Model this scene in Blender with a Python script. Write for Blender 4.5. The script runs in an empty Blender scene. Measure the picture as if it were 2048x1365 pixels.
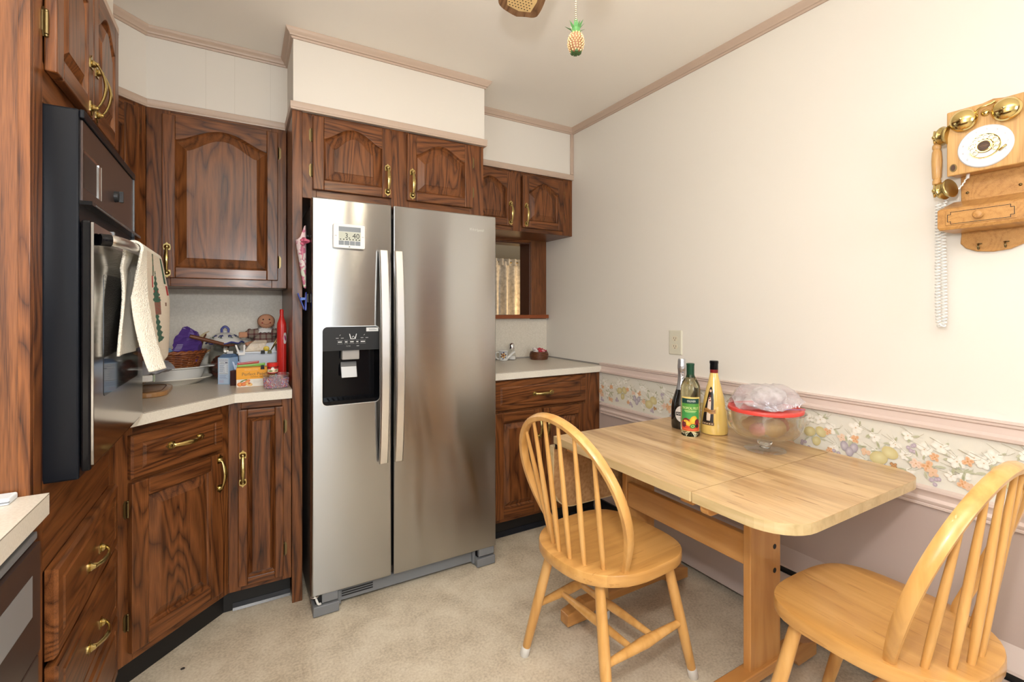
import bpy, bmesh, math, random
from mathutils import Vector, Matrix
rnd = random.Random(11)
PI = math.pi
scene = bpy.context.scene
COL = scene.collection

# ------------------------------------------------------------------ camera, world, light, exposure
cam_data = bpy.data.cameras.new('camera')
cam_data.sensor_fit = 'HORIZONTAL'; cam_data.sensor_width = 36.0
cam_data.lens = 36.0 * 936.0 / 2048.0
cam_data.shift_y = -62.5 / 2048.0
cam_data.clip_start = 0.02
cam = bpy.data.objects.new('camera', cam_data); COL.objects.link(cam)
cam.location = (0, 0, 1.25)
cam.rotation_euler = (PI / 2, 0, math.radians(-30.07))
scene.camera = cam
scene.view_settings.view_transform = 'Standard'
scene.view_settings.look = 'None'
scene.view_settings.exposure = -0.12
scene.view_settings.gamma = 1.0
scene.view_settings.use_curve_mapping = False
world = bpy.data.worlds.new('world'); scene.world = world; world.use_nodes = True
bg = world.node_tree.nodes['Background']
bg.inputs[0].default_value = (0.75, 0.87, 1.0, 1); bg.inputs[1].default_value = 1.2

def area(name, loc, target, sx, sy, power, color):
    l = bpy.data.lights.new(name, 'AREA'); l.shape = 'RECTANGLE'; l.size = sx; l.size_y = sy
    l.energy = power; l.color = color
    o = bpy.data.objects.new(name, l); COL.objects.link(o); o.location = loc
    d = Vector(target) - Vector(loc); o.rotation_euler = d.to_track_quat('-Z', 'Y').to_euler()
    return o
# daylight through the window behind the camera and the window over the sink
area('window_daylight', (0.45, -2.52, 1.5), (0.45, 0, 1.45), 1.15, 1.25, 36, (0.84, 0.93, 1.0))
area('sink_window_daylight', (-1.06, 0.0, 1.6), (0.5, 0.1, 1.45), 0.85, 0.9, 13, (0.84, 0.93, 1.0))
# the photographer's flash, bounced off the ceiling just above and behind the camera
fl = bpy.data.lights.new('bounce_flash', 'SPOT'); fl.energy = 235; fl.spot_size = math.radians(120); fl.spot_blend = 0.7
fl.shadow_soft_size = 0.08; fl.color = (1.0, 0.975, 0.945)
flo = bpy.data.objects.new('bounce_flash', fl); COL.objects.link(flo); flo.location = (-0.05, -0.22, 1.55)
flo.rotation_euler = (Vector((-0.12, -0.40, 2.44)) - flo.location).to_track_quat('-Z', 'Y').to_euler()
# part of the same flash that reaches the room directly through its diffuser dome
fd = bpy.data.lights.new('flash_dome', 'POINT'); fd.energy = 46; fd.shadow_soft_size = 0.045; fd.color = (1.0, 0.98, 0.95)
fdo = bpy.data.objects.new('flash_dome', fd); COL.objects.link(fdo); fdo.location = (0.02, 0.06, 1.56)
# unseen warm fill light added beyond the pass-through to turn the curtain gold
dl = bpy.data.lights.new('curtain_fill', 'POINT'); dl.energy = 26; dl.color = (1.0, 0.62, 0.25); dl.shadow_soft_size = 0.12
dlo = bpy.data.objects.new('curtain_fill', dl); COL.objects.link(dlo); dlo.location = (3.1, 4.45, 1.25)

# ------------------------------------------------------------------ materials
def lin(c):
    c = c / 255.0
    return c / 12.92 if c <= 0.04045 else ((c + 0.055) / 1.055) ** 2.4
def S(r, g, b): return (lin(r), lin(g), lin(b), 1.0)
class NT:
    def __init__(s, name):
        s.m = bpy.data.materials.new(name); s.m.use_nodes = True
        s.t = s.m.node_tree; s.b = s.t.nodes['Principled BSDF']
    def n(s, typ, **k):
        x = s.t.nodes.new(typ)
        for a, v in k.items(): setattr(x, a, v)
        return x
    def l(s, a, b): s.t.links.new(a, b)
    def math(s, op, a, b=None, c=None):
        x = s.n('ShaderNodeMath', operation=op)
        for i, v in enumerate((a, b, c)):
            if v is None: continue
            if hasattr(v, 'is_linked') or hasattr(v, 'links'): s.l(v, x.inputs[i])
            else: x.inputs[i].default_value = v
        return x.outputs[0]
    def ramp(s, fac, stops):
        r = s.n('ShaderNodeValToRGB'); e = r.color_ramp.elements
        while len(e) < len(stops): e.new(0.5)
        for i, (p, c) in enumerate(stops): e[i].position = p; e[i].color = c
        s.l(fac, r.inputs[0]); return r.outputs[0]
    def coords(s, scale=(1, 1, 1), rand=True, kind='Object'):
        tc = s.n('ShaderNodeTexCoord'); out = tc.outputs[kind]
        if rand:
            oi = s.n('ShaderNodeObjectInfo')
            vm = s.n('ShaderNodeVectorMath', operation='SCALE'); vm.inputs[0].default_value = (17.3, 9.1, 13.7)
            s.l(oi.outputs['Random'], vm.inputs['Scale'])
            ad = s.n('ShaderNodeVectorMath', operation='ADD'); s.l(out, ad.inputs[0]); s.l(vm.outputs[0], ad.inputs[1])
            out = ad.outputs[0]
        mp = s.n('ShaderNodeMapping'); mp.inputs['Scale'].default_value = scale
        s.l(out, mp.inputs[0]); return mp.outputs[0]
    def noise(s, vec, scale, detail=2, dist=0.0, rough=0.5):
        x = s.n('ShaderNodeTexNoise'); x.inputs['Scale'].default_value = scale; x.inputs['Detail'].default_value = detail
        x.inputs['Distortion'].default_value = dist; x.inputs['Roughness'].default_value = rough
        s.l(vec, x.inputs['Vector']); return x.outputs[0]
    def bump(s, h, strength, dist=0.002):
        x = s.n('ShaderNodeBump'); x.inputs['Strength'].default_value = strength; x.inputs['Distance'].default_value = dist
        s.l(h, x.inputs['Height']); s.l(x.outputs[0], s.b.inputs['Normal'])

def plain(name, col, rough=0.5, metal=0.0, trans=0.0, ior=1.45, alpha=1.0, coat=0.0, emit=None, bump=None, spec=0.5, var=None):
    k = NT(name); b = k.b
    b.inputs['Base Color'].default_value = col; b.inputs['Roughness'].default_value = rough
    b.inputs['Metallic'].default_value = metal; b.inputs['Transmission Weight'].default_value = trans
    b.inputs['IOR'].default_value = ior; b.inputs['Alpha'].default_value = alpha
    b.inputs['Coat Weight'].default_value = coat; b.inputs['Specular IOR Level'].default_value = spec
    if emit: b.inputs['Emission Color'].default_value = emit[0]; b.inputs['Emission Strength'].default_value = emit[1]
    if bump or var:
        v = k.coords(rand=False)
        if bump: k.bump(k.noise(v, bump[0], 3), bump[1], 0.003)
        if var:   # (scale, other colour)
            k.l(k.ramp(k.noise(v, var[0], 4), [(0.35, col), (0.7, var[1])]), b.inputs['Base Color'])
    return k.m

def oak(name, axis, dark, mid, light, rough=0.33, ringk=0.36, freq=34.0):
    k = NT(name)
    def sc(a, c): return tuple(a if i == axis else c for i in range(3))
    v = k.coords(sc(0.13, 1.0))
    n1 = k.noise(v, 6.5, 2, 0.35)
    ring = k.math('PINGPONG', k.math('MULTIPLY', n1, freq), 1.0)
    ring = k.math('POWER', ring, 0.55)               # thin dark growth lines between wide light bands
    pores = k.noise(k.coords(sc(0.03, 1.0)), 620.0, 1)
    fine = k.noise(k.coords(sc(0.03, 1.0)), 90.0, 2)
    f = k.math('ADD', k.math('MULTIPLY', ring, ringk), k.math('MULTIPLY', pores, 0.42))
    f = k.math('ADD', f, k.math('MULTIPLY', fine, 0.38))
    n3 = k.noise(v, 2.0, 1)
    f = k.math('ADD', f, k.math('MULTIPLY', n3, 0.22))
    k.l(k.ramp(f, [(0.42, dark), (0.62, mid), (0.95, light)]), k.b.inputs['Base Color'])
    k.b.inputs['Roughness'].default_value = rough
    k.b.inputs['Coat Weight'].default_value = 0.10; k.b.inputs['Coat Roughness'].default_value = 0.15; k.b.inputs['Specular IOR Level'].default_value = 0.36
    k.bump(f, 0.25, 0.001)
    return k.m
OD, OM, OL = (0.012, 0.0040, 0.0018, 1), (0.092, 0.0285, 0.0080, 1), (0.225, 0.078, 0.0225, 1)
oak_v = oak('dark_oak_vertical', 2, OD, OM, OL)
oak_h = oak('dark_oak_horizontal', 0, OD, OM, OL)
oak_side = oak('dark_oak_panel', 2, (0.075, 0.026, 0.0095, 1), (0.175, 0.062, 0.020, 1), (0.31, 0.122, 0.042, 1), ringk=.10, freq=14.0)
oak_light = oak('oak_phone', 2, (0.40, 0.20, 0.065, 1), (0.57, 0.325, 0.115, 1), (0.66, 0.41, 0.165, 1), 0.35, .16)
oak_phone_h = oak('oak_phone_horizontal', 1, (0.36, 0.165, 0.05, 1), (0.51, 0.26, 0.08, 1), (0.61, 0.345, 0.12, 1), 0.35, .16)
walnut = oak('fan_walnut', 0, (0.06, 0.028, 0.014, 1), (0.17, 0.085, 0.04, 1), (0.30, 0.17, 0.09, 1))

def beech(name, axis, c1, c2, c3, plank=None):
    k = NT(name)
    def sc(a, c): return tuple(a if i == axis else c for i in range(3))
    n1 = k.noise(k.coords(sc(0.1, 1.0)), 26.0, 4, 0.6)
    f = n1
    if plank:   # tone changes from board to board, boards run along the grain
        tc = k.n('ShaderNodeTexCoord'); sp = k.n('ShaderNodeSeparateXYZ'); k.l(tc.outputs['Object'], sp.inputs[0])
        fl_ = k.math('FLOOR', k.math('DIVIDE', sp.outputs[plank[0]], plank[1]))
        along = k.math('FLOOR', k.math('ADD', k.math('DIVIDE', sp.outputs[axis], plank[2]), k.math('MULTIPLY', fl_, 0.37)))
        cb = k.n('ShaderNodeCombineXYZ'); k.l(fl_, cb.inputs[0]); k.l(along, cb.inputs[1])
        wn = k.n('ShaderNodeTexWhiteNoise', noise_dimensions='2D'); k.l(cb.outputs[0], wn.inputs['Vector'])
        f = k.math('ADD', k.math('MULTIPLY', n1, 0.8), k.math('MULTIPLY', wn.outputs[0], plank[3]))
        f = k.math('SUBTRACT', f, plank[3] * 0.4)
        fleck = k.noise(k.coords(sc(0.09, 1.0)), 75.0, 1)
        g = k.math('MULTIPLY', k.math('GREATER_THAN', fleck, 0.69), 0.20)
        f = k.math('SUBTRACT', f, g)
    k.l(k.ramp(f, [(0.2, c1), (0.5, c2), (0.75, c3)]), k.b.inputs['Base Color'])
    k.b.inputs['Roughness'].default_value = 0.32; k.b.inputs['Coat Weight'].default_value = 0.3
    return k.m
BC = ((0.52, 0.255, 0.068, 1), (0.68, 0.365, 0.11, 1), (0.78, 0.455, 0.165, 1))
beech_x = beech('chair_wood_seat', 1, *BC, plank=(0, 0.083, 3.0, 0.18))
beech_z = beech('chair_wood_turned', 2, *BC)
trestle_z = beech('trestle_wood_upright', 2, (0.44, 0.19, 0.05, 1), (0.56, 0.265, 0.075, 1), (0.64, 0.33, 0.11, 1))
trestle_y = beech('trestle_wood_length', 1, (0.44, 0.19, 0.05, 1), (0.56, 0.265, 0.075, 1), (0.64, 0.33, 0.11, 1))
trestle_x = beech('trestle_wood_cross', 0, (0.44, 0.19, 0.05, 1), (0.56, 0.265, 0.075, 1), (0.64, 0.33, 0.11, 1))
butcher = beech('butcher_block_laminate', 1, (0.40, 0.225, 0.095, 1), (0.67, 0.455, 0.225, 1), (0.75, 0.55, 0.315, 1), plank=(0, 0.060, 0.95, 0.15))
butcher_edge = beech('butcher_block_edge', 1, (0.42, 0.29, 0.13, 1), (0.58, 0.43, 0.22, 1), (0.66, 0.51, 0.29, 1))
board_wood = beech('cutting_board_wood', 0, (0.30, 0.14, 0.045, 1), (0.46, 0.235, 0.085, 1), (0.55, 0.31, 0.13, 1))
spoon_wood = plain('dark_spoon_wood', (0.13, 0.04, 0.014, 1), 0.4, bump=(60, 0.2))
particle = plain('particle_board', (0.33, 0.165, 0.06, 1), 0.7, bump=(180, 0.5), var=(70, (0.46, 0.26, 0.11, 1)))

wall_m = plain('cream_wall_paint', (0.77, 0.73, 0.665, 1), 0.6, bump=(260, 0.04))
soffit_m = plain('cream_soffit_panel', (0.76, 0.715, 0.65, 1), 0.55, bump=(200, 0.03))
ceil_m = plain('ceiling_paint', (0.92, 0.88, 0.815, 1), 0.7, bump=(120, 0.05))
mauve = plain('mauve_wall_paint', (0.48, 0.385, 0.345, 1), 0.55, bump=(200, 0.04))
trim_m = plain('taupe_trim_paint', (0.53, 0.405, 0.32, 1), 0.4)
rail_m = plain('pink_rail_paint', (0.69, 0.565, 0.51, 1), 0.35)
black_vinyl = plain('black_vinyl', (0.008, 0.008, 0.009, 1), 0.35)
heater_m = plain('heater_enamel', (0.56, 0.47, 0.43, 1), 0.4)
lam_m = plain('cream_laminate', (0.62, 0.56, 0.475, 1), 0.3, var=(220, (0.72, 0.665, 0.575, 1)))
lam_edge = plain('cream_laminate_edge', (0.70, 0.65, 0.56, 1), 0.35, var=(220, (0.78, 0.73, 0.64, 1)))
lam_line = plain('laminate_seam', (0.05, 0.035, 0.025, 1), 0.5)
splash_m = plain('speckled_backsplash', (0.66, 0.61, 0.52, 1), 0.4, var=(130, (0.75, 0.70, 0.61, 1)))
def floor_mat():
    k = NT('mottled_vinyl_floor'); v = k.coords(rand=False)
    a = k.noise(v, 7.0, 4, 0.3, 0.6); b_ = k.noise(v, 110.0, 3, 0.0, 0.65)
    f = k.math('ADD', k.math('MULTIPLY', a, 0.50), k.math('MULTIPLY', b_, 0.53))
    k.l(k.ramp(f, [(0.33, (0.41, 0.335, 0.24, 1)), (0.52, (0.65, 0.565, 0.435, 1)), (0.70, (0.79, 0.715, 0.58, 1))]), k.b.inputs['Base Color'])
    k.b.inputs['Roughness'].default_value = 0.42; k.bump(b_, 0.08, 0.001)
    return k.m
floor_m = floor_mat()
def steel_mat(name, col, rough, rot=0.0, aniso=0.85):
    k = NT(name); b = k.b
    b.inputs['Base Color'].default_value = col; b.inputs['Metallic'].default_value = 1.0
    b.inputs['Anisotropic'].default_value = aniso; b.inputs['Anisotropic Rotation'].default_value = rot
    v = k.coords((1.0, 1.0, 60.0), rand=False); n = k.noise(v, 9.0, 3)
    k.l(k.math('ADD', k.math('MULTIPLY', n, 0.06), rough - 0.03), b.inputs['Roughness'])
    t = k.n('ShaderNodeTangent', direction_type='RADIAL', axis='Z'); k.l(t.outputs[0], b.inputs['Tangent'])
    k.bump(n, 0.02, 0.0005)
    return k.m
steel = steel_mat('brushed_stainless', (0.45, 0.45, 0.447, 1), 0.205, 0.25, 1.0)
steel_h = plain('satin_steel_bar', (0.80, 0.79, 0.77, 1), 0.30, 1.0)
fridge_side = plain('fridge_side_grey', (0.17, 0.155, 0.145, 1), 0.28, 0.6)
grey_plastic = plain('grey_plastic', (0.20, 0.21, 0.225, 1), 0.4)
dark_grey = plain('dark_grey_plastic', (0.022, 0.022, 0.023, 1), 0.4, spec=.25)
black_gloss = plain('black_gloss', (0.004, 0.004, 0.005, 1), 0.12, spec=.3)
black_matte = plain('black_matte', (0.012, 0.012, 0.013, 1), 0.5)
black_enamel = plain('black_enamel', (0.005, 0.006, 0.009, 1), 0.33, bump=(30, 0.05), spec=.22)
brown_enamel = plain('dark_brown_enamel', (0.055, 0.034, 0.028, 1), 0.28)
white_plastic = plain('white_plastic', (0.80, 0.80, 0.79, 1), 0.35)
pure_white = plain('white_paper', (0.85, 0.84, 0.82, 1), 0.5)
brass = plain('polished_brass', (0.50, 0.385, 0.155, 1), 0.25, 1.0)
brass_dark = plain('aged_brass', (0.20, 0.15, 0.07, 1), 0.35, 1.0)
gold = plain('gold_plate', (0.75, 0.58, 0.24, 1), 0.14, 1.0)
chrome = plain('chrome', (0.75, 0.75, 0.76, 1), 0.1, 1.0)
lcd = plain('lcd_glass', (0.50, 0.52, 0.44, 1), 0.3)
lcd_grey = plain('lcd_grey_key', (0.22, 0.245, 0.27, 1), 0.35)
ink = plain('black_ink', (0.01, 0.01, 0.012, 1), 0.5)
ivory = plain('ivory_plastic', (0.66, 0.63, 0.51, 1), 0.35)
ivory_in = plain('ivory_socket', (0.70, 0.63, 0.48, 1), 0.35)
white_glaze = plain('white_glazed_ceramic', (0.74, 0.73, 0.70, 1), 0.15)
blue_glaze = plain('cobalt_glaze', (0.07, 0.08, 0.30, 1), 0.2)
green_glaze = plain('green_glaze', (0.05, 0.13, 0.05, 1), 0.3)
yellow_glaze = plain('yellow_glaze', (0.65, 0.36, 0.03, 1), 0.3)
glass = plain('clear_glass', (0.97, 0.98, 0.97, 1), 0.02, trans=1.0, ior=1.46)
def film(name, tint, base, rough=0.03, bump=0.0, haze=0.0, hazecol=(0.8, 0.8, 0.8, 1)):
    """thin clear sheet: what lies behind shows through, edges and creases reflect"""
    k = NT(name); t = k.t; t.nodes.remove(k.b)
    tr = k.n('ShaderNodeBsdfTransparent'); tr.inputs[0].default_value = tint
    gl = k.n('ShaderNodeBsdfGlossy'); gl.inputs[0].default_value = (0.95, 0.95, 0.95, 1); gl.inputs[1].default_value = rough
    lw = k.n('ShaderNodeLayerWeight'); lw.inputs[0].default_value = 0.5
    f = k.math('ADD', k.math('MULTIPLY', k.math('POWER', lw.outputs['Facing'], 2.2), 0.7), base)
    if bump:
        bp_ = k.n('ShaderNodeBump'); bp_.inputs['Strength'].default_value = bump; bp_.inputs['Distance'].default_value = 0.004
        k.l(k.noise(k.coords(rand=False), 45.0, 3, 0.8), bp_.inputs['Height']); k.l(bp_.outputs[0], gl.inputs['Normal']); k.l(bp_.outputs[0], lw.inputs['Normal'])
    mx = k.n('ShaderNodeMixShader'); k.l(f, mx.inputs[0]); k.l(tr.outputs[0], mx.inputs[1]); k.l(gl.outputs[0], mx.inputs[2])
    out = mx.outputs[0]
    if haze:
        df = k.n('ShaderNodeBsdfDiffuse'); df.inputs[0].default_value = hazecol
        m2 = k.n('ShaderNodeMixShader'); m2.inputs[0].default_value = haze; k.l(out, m2.inputs[1]); k.l(df.outputs[0], m2.inputs[2]); out = m2.outputs[0]
    k.l(out, t.nodes['Material Output'].inputs[0]); return k.m
clear_thin = film('thin_clear_glass', (0.985, 0.99, 0.985, 1), 0.075)
foot_glass = film('foot_glass', (0.995, 0.995, 0.995, 1), 0.03)
clear_plastic = film('clear_plastic', (0.97, 0.97, 0.975, 1), 0.06, 0.10, 0.1, 0.03)
bag_film = film('plastic_bag_film', (0.95, 0.94, 0.96, 1), 0.12, 0.14, 1.0, 0.20, (0.92, 0.86, 0.90, 1))
bag_grey = film('grey_bag_film', (0.7, 0.72, 0.76, 1), 0.08, 0.2, 0.8, 0.45, (0.55, 0.57, 0.64, 1))
red_plastic = plain('red_plastic', (0.62, 0.028, 0.022, 1), 0.3)
red_lid_m = plain('red_lid_plastic', (0.68, 0.065, 0.05, 1), 0.35)
navy = plain('navy_paper', (0.03, 0.05, 0.14, 1), 0.4)
wicker_m = plain('wicker_cane', (0.20, 0.055, 0.017, 1), 0.35, var=(40, (0.31, 0.10, 0.03, 1)))
rust_wood = plain('red_brown_sill', (0.25, 0.062, 0.016, 1), 0.35, bump=(80, 0.1))

# ------------------------------------------------------------------ mesh helpers
class MB:
    def __init__(s): s.bm = bmesh.new(); s.M = Matrix.Identity(4)
    def v(s, p): return s.bm.verts.new(s.M @ Vector(p))
    def f(s, vs):
        try: return s.bm.faces.new(vs)
        except ValueError: return None
    def box(s, x0, x1, y0, y1, z0, z1):
        a = [s.v((x, y, z)) for z in (z0, z1) for y in (y0, y1) for x in (x0, x1)]
        for q in ((0, 2, 3, 1), (4, 5, 7, 6), (0, 1, 5, 4), (2, 6, 7, 3), (0, 4, 6, 2), (1, 3, 7, 5)): s.f([a[i] for i in q])
        return s
    def loft(s, rings, close=True, cap=True):
        vr = [[s.v(p) for p in r] for r in rings]; n = len(vr[0])
        for a, b in zip(vr, vr[1:]):
            for i in range(n if close else n - 1):
                j = (i + 1) % n; s.f([a[i], a[j], b[j], b[i]])
        if cap and close: s.f(vr[0][::-1]); s.f(vr[-1])
        return s
    def prism(s, pts, z0, z1, axis=2):
        def put(p, z):
            return (p[0], p[1], z) if axis == 2 else ((p[0], z, p[1]) if axis == 1 else (z, p[0], p[1]))
        return s.loft([[put(p, z0) for p in pts], [put(p, z1) for p in pts]])
    def lathe(s, prof, n=24, c=(0, 0, 0), cap=True, a0=0.0):
        rings = [[(c[0] + r * math.cos(a0 + 2 * PI * i / n), c[1] + r * math.sin(a0 + 2 * PI * i / n), c[2] + z) for i in range(n)] for r, z in prof]
        return s.loft(rings, True, cap)
    def tube(s, path, r, n=8, cap=True, closed=False, flat=1.0, up=None):
        path = [Vector(p) for p in path]; m = len(path)
        rs = r if isinstance(r, (list, tuple)) else [r] * m
        rings = []; prev = None
        for i, p in enumerate(path):
            if closed: t = path[(i + 1) % m] - path[i - 1]
            else: t = path[min(i + 1, m - 1)] - path[max(i - 1, 0)]
            t.normalize()
            if prev is None:
                u = Vector(up) if up else (Vector((0, 0, 1)) if abs(t.z) < 0.9 else Vector((1, 0, 0)))
            else: u = prev
            u = (u - t * u.dot(t)).normalized(); prev = u; w = t.cross(u)
            rings.append([p + (u * math.cos(2 * PI * k / n) * flat + w * math.sin(2 * PI * k / n)) * rs[i] for k in range(n)])
        if closed: rings.append(rings[0]); return s.loft(rings, True, False)
        return s.loft(rings, True, cap)
    def sphere(s, c, r, n=16, m=10, sz=(1, 1, 1)):
        prof = [(max(1e-4, math.sin(PI * i / m)) * r, -math.cos(PI * i / m) * r) for i in range(m + 1)]
        rings = [[(c[0] + q * math.cos(2 * PI * i / n) * sz[0], c[1] + q * math.sin(2 * PI * i / n) * sz[1], c[2] + z * sz[2]) for i in range(n)] for q, z in prof]
        return s.loft(rings)
    def fan(s, pts):
        return s.f([s.v(p) for p in pts])

def obj(name, mb, m, parent=None, smooth=False, bevel=0.0, seg=2, loc=None, rot=None, solid=0.0, sub=0):
    me = bpy.data.meshes.new(name); bm = mb.bm if isinstance(mb, MB) else mb
    bmesh.ops.remove_doubles(bm, verts=bm.verts, dist=1e-6)
    bmesh.ops.recalc_face_normals(bm, faces=bm.faces)
    bm.to_mesh(me); bm.free()
    o = bpy.data.objects.new(name, me); COL.objects.link(o)
    if m: me.materials.append(m)
    if parent: o.parent = parent
    if loc: o.location = loc
    if rot: o.rotation_euler = rot
    if solid:
        md = o.modifiers.new('thickness', 'SOLIDIFY'); md.thickness = solid; md.offset = 0
    if sub:
        md = o.modifiers.new('subdivision', 'SUBSURF'); md.levels = sub; md.render_levels = sub
    if bevel:
        md = o.modifiers.new('bevel', 'BEVEL'); md.width = bevel; md.segments = seg; md.limit_method = 'ANGLE'; md.angle_limit = math.radians(40)
    if smooth:
        for p in me.polygons: p.use_smooth = True
        if smooth == 'auto':
            try: me.set_sharp_from_angle(angle=math.radians(38))
            except Exception: pass
    return o
def tag(o, label, cat=None, group=None, kind=None):
    if label: o['label'] = label
    if cat: o['category'] = cat
    if group: o['group'] = group
    if kind: o['kind'] = kind
    return o
def thing(name, label, cat, loc=(0, 0, 0), rotz=0.0, group=None, rot=None):
    o = bpy.data.objects.new(name, None); COL.objects.link(o); o.location = loc
    o.empty_display_size = 0.05
    o.rotation_euler = rot if rot else (0, 0, rotz)
    return tag(o, label, cat, group)
def sub(name, parent, loc=(0, 0, 0), rot=(0, 0, 0)):
    o = bpy.data.objects.new(name, None); COL.objects.link(o); o.parent = parent; o.location = loc; o.rotation_euler = rot
    o.empty_display_size = 0.03
    return o
def struct(o): o['kind'] = 'structure'; return o
def share(name, src, parent, loc=(0, 0, 0), rot=(0, 0, 0), scale=None):
    o = bpy.data.objects.new(name, src.data); COL.objects.link(o); o.parent = parent; o.location = loc; o.rotation_euler = rot
    if scale: o.scale = scale
    for md in src.modifiers:
        if md.type == 'BEVEL':
            b = o.modifiers.new(md.name, 'BEVEL'); b.width = md.width; b.segments = md.segments; b.limit_method = 'ANGLE'; b.angle_limit = md.angle_limit
    return o
def rrect(x0, x1, y0, y1, r, n=5, rs=None):
    pts = []; rs = rs or (r, r, r, r)
    for (cx, cy, a0, rr) in ((x1 - rs[0], y0 + rs[0], -PI / 2, rs[0]), (x1 - rs[1], y1 - rs[1], 0, rs[1]), (x0 + rs[2], y1 - rs[2], PI / 2, rs[2]), (x0 + rs[3], y0 + rs[3], PI, rs[3])):
        for i in range(n + 1):
            a = a0 + PI / 2 * i / n; pts.append((cx + rr * math.cos(a), cy + rr * math.sin(a)))
    return pts
def sweep(mb, path, prof):
    """mitred sweep of a closed profile [(out, z)] along an open plan polyline; 'out' is to the right of the walk"""
    P = [Vector((p[0], p[1])) for p in path]; rings = []
    for i, p in enumerate(P):
        ds = []
        if i > 0: ds.append((P[i] - P[i - 1]).normalized())
        if i < len(P) - 1: ds.append((P[i + 1] - P[i]).normalized())
        ns = [Vector((d.y, -d.x)) for d in ds]
        nn = ns[0] if len(ns) == 1 else (ns[0] + ns[1]) / (1 + ns[0].dot(ns[1]))
        rings.append([(p.x + nn.x * o, p.y + nn.y * o, z) for o, z in prof])
    return mb.loft(rings)
def catmull(pts, k=6):
    P = [Vector(p) for p in pts]; P = [2 * P[0] - P[1]] + P + [2 * P[-1] - P[-2]]; out = []
    for i in range(1, len(P) - 2):
        for j in range(k):
            t = j / k; a, b, c, d = P[i - 1:i + 3]
            out.append(0.5 * ((2 * b) + (c - a) * t + (2 * a - 5 * b + 4 * c - d) * t * t + (3 * b - a - 3 * c + d) * t ** 3))
    out.append(P[-2]); return out
_txt = {}
def text_geo(s):
    """triangles of a word, one unit tall, centred on its middle: (verts, faces, width)"""
    if s in _txt: return _txt[s]
    cu = bpy.data.curves.new('lettering', 'FONT'); cu.body = s; cu.size = 1.0; cu.align_x = 'CENTER'; cu.align_y = 'CENTER'; cu.resolution_u = 2
    o = bpy.data.objects.new('lettering', cu); COL.objects.link(o)
    me = bpy.data.meshes.new_from_object(o.evaluated_get(bpy.context.evaluated_depsgraph_get()))
    vs = [tuple(v.co) for v in me.vertices]; fs = [tuple(p.vertices) for p in me.polygons]
    bpy.data.objects.remove(o); bpy.data.curves.remove(cu); bpy.data.meshes.remove(me)
    w = max(v[0] for v in vs) - min(v[0] for v in vs); mid = (max(v[0] for v in vs) + min(v[0] for v in vs)) / 2
    my = (max(v[1] for v in vs) + min(v[1] for v in vs)) / 2; h = max(v[1] for v in vs) - min(v[1] for v in vs)
    _txt[s] = ([((v[0] - mid), (v[1] - my)) for v in vs], fs, w, h); return _txt[s]
def put_text(mb, s, fn, width=None, height=None):
    """fn maps (u, v) in metres to a point"""
    vs, fs, w, h = text_geo(s)
    kx = width / w if width else height / h; ky = height / h if height else kx
    V = [mb.v(fn(x * kx, y * ky)) for x, y in vs]
    for f in fs: mb.f([V[i] for i in f])
    return mb
# words are tessellated first, while the scene is still empty
for w_ in ('WHIRLPOOL', 'Whirlpool', '3', '40', 'OLIVER', 'TROPICAL FRUIT', 'MARTINI', 'ASTI', 'Rompope', 'BIGELOW', 'Perfect Peach', 'HERBAL TEA', 'NUTRITION FACTS', 'Calories', 'FILTER', '1', '2', '4', '5', '6', '7', '8', '9', '0', 'V', 'IV'): text_geo(w_)
# ------------------------------------------------------------------ room shell
XL, XR, YF, YB, ZC = -0.94, 1.896, -2.4, 2.785, 2.44
def slab(name, boxes, m, parent=None, bevel=0.0):
    b = MB()
    for q in boxes: b.box(*q)
    o = obj(name, b, m, parent, bevel=bevel)
    if parent is None: struct(o)
    return o
slab('floor', [(XL - .1, XR + .1, YF - .1, YB + .1, -0.06, 0)], floor_m)
slab('ceiling', [(XL - .1, XR + .1, YF - .1, YB + .1, ZC, ZC + .06)], ceil_m)
slab('wall_right', [(XR, XR + .1, YF - .1, YB + .1, 0.69, ZC)], wall_m)
slab('wall_right_lower', [(XR, XR + .1, YF - .1, YB + .1, 0, 0.69)], mauve)
# window over the sink (left wall) and window in the wall behind the camera
slab('wall_left', [(XL - .1, XL, YF - .1, -0.45, 0, ZC), (XL - .1, XL, 0.45, YB + .1, 0, ZC), (XL - .1, XL, -.45, .45, 0, 1.12), (XL - .1, XL, -.45, .45, 2.08, ZC)], wall_m)
slab('wall_front', [(XL, -0.12, YF - .1, YF, 0, ZC), (1.22, XR, YF - .1, YF, 0, ZC), (-.12, 1.22, YF - .1, YF, 0, .85), (-.12, 1.22, YF - .1, YF, 2.15, ZC)], wall_m)
OX0, OX1, OZ0, OZ1 = 1.12, 1.755, 1.215, 1.715          # pass-through opening
slab('wall_back', [(XL - .1, OX0, YB, YB + .12, 0, ZC), (OX1, XR + .1, YB, YB + .12, 0, ZC), (OX0, OX1, YB, YB + .12, 0, OZ0), (OX0, OX1, YB, YB + .12, OZ1, ZC)], wall_m)
def win_frame(name, axis, at, a0, a1, z0, z1):
    b = MB(); w = .05
    rects = [(a0, a0 + w, z0, z1), (a1 - w, a1, z0, z1), (a0 + w, a1 - w, z0, z0 + w), (a0 + w, a1 - w, z1 - w, z1), (a0 + w, a1 - w, (z0 + z1) / 2 - .02, (z0 + z1) / 2 + .02)]
    for p, q, r, s_ in rects:
        if axis == 0: b.box(at - .03, at + .03, p, q, r, s_)
        else: b.box(p, q, at - .03, at + .03, r, s_)
    o = struct(obj(name, b, white_plastic)); return o
win_frame('window_1', 0, XL - .05, -.45, .45, 1.12, 2.08)
win_frame('window_2', 1, YF - .05, -.12, 1.22, .85, 2.15)

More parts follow.
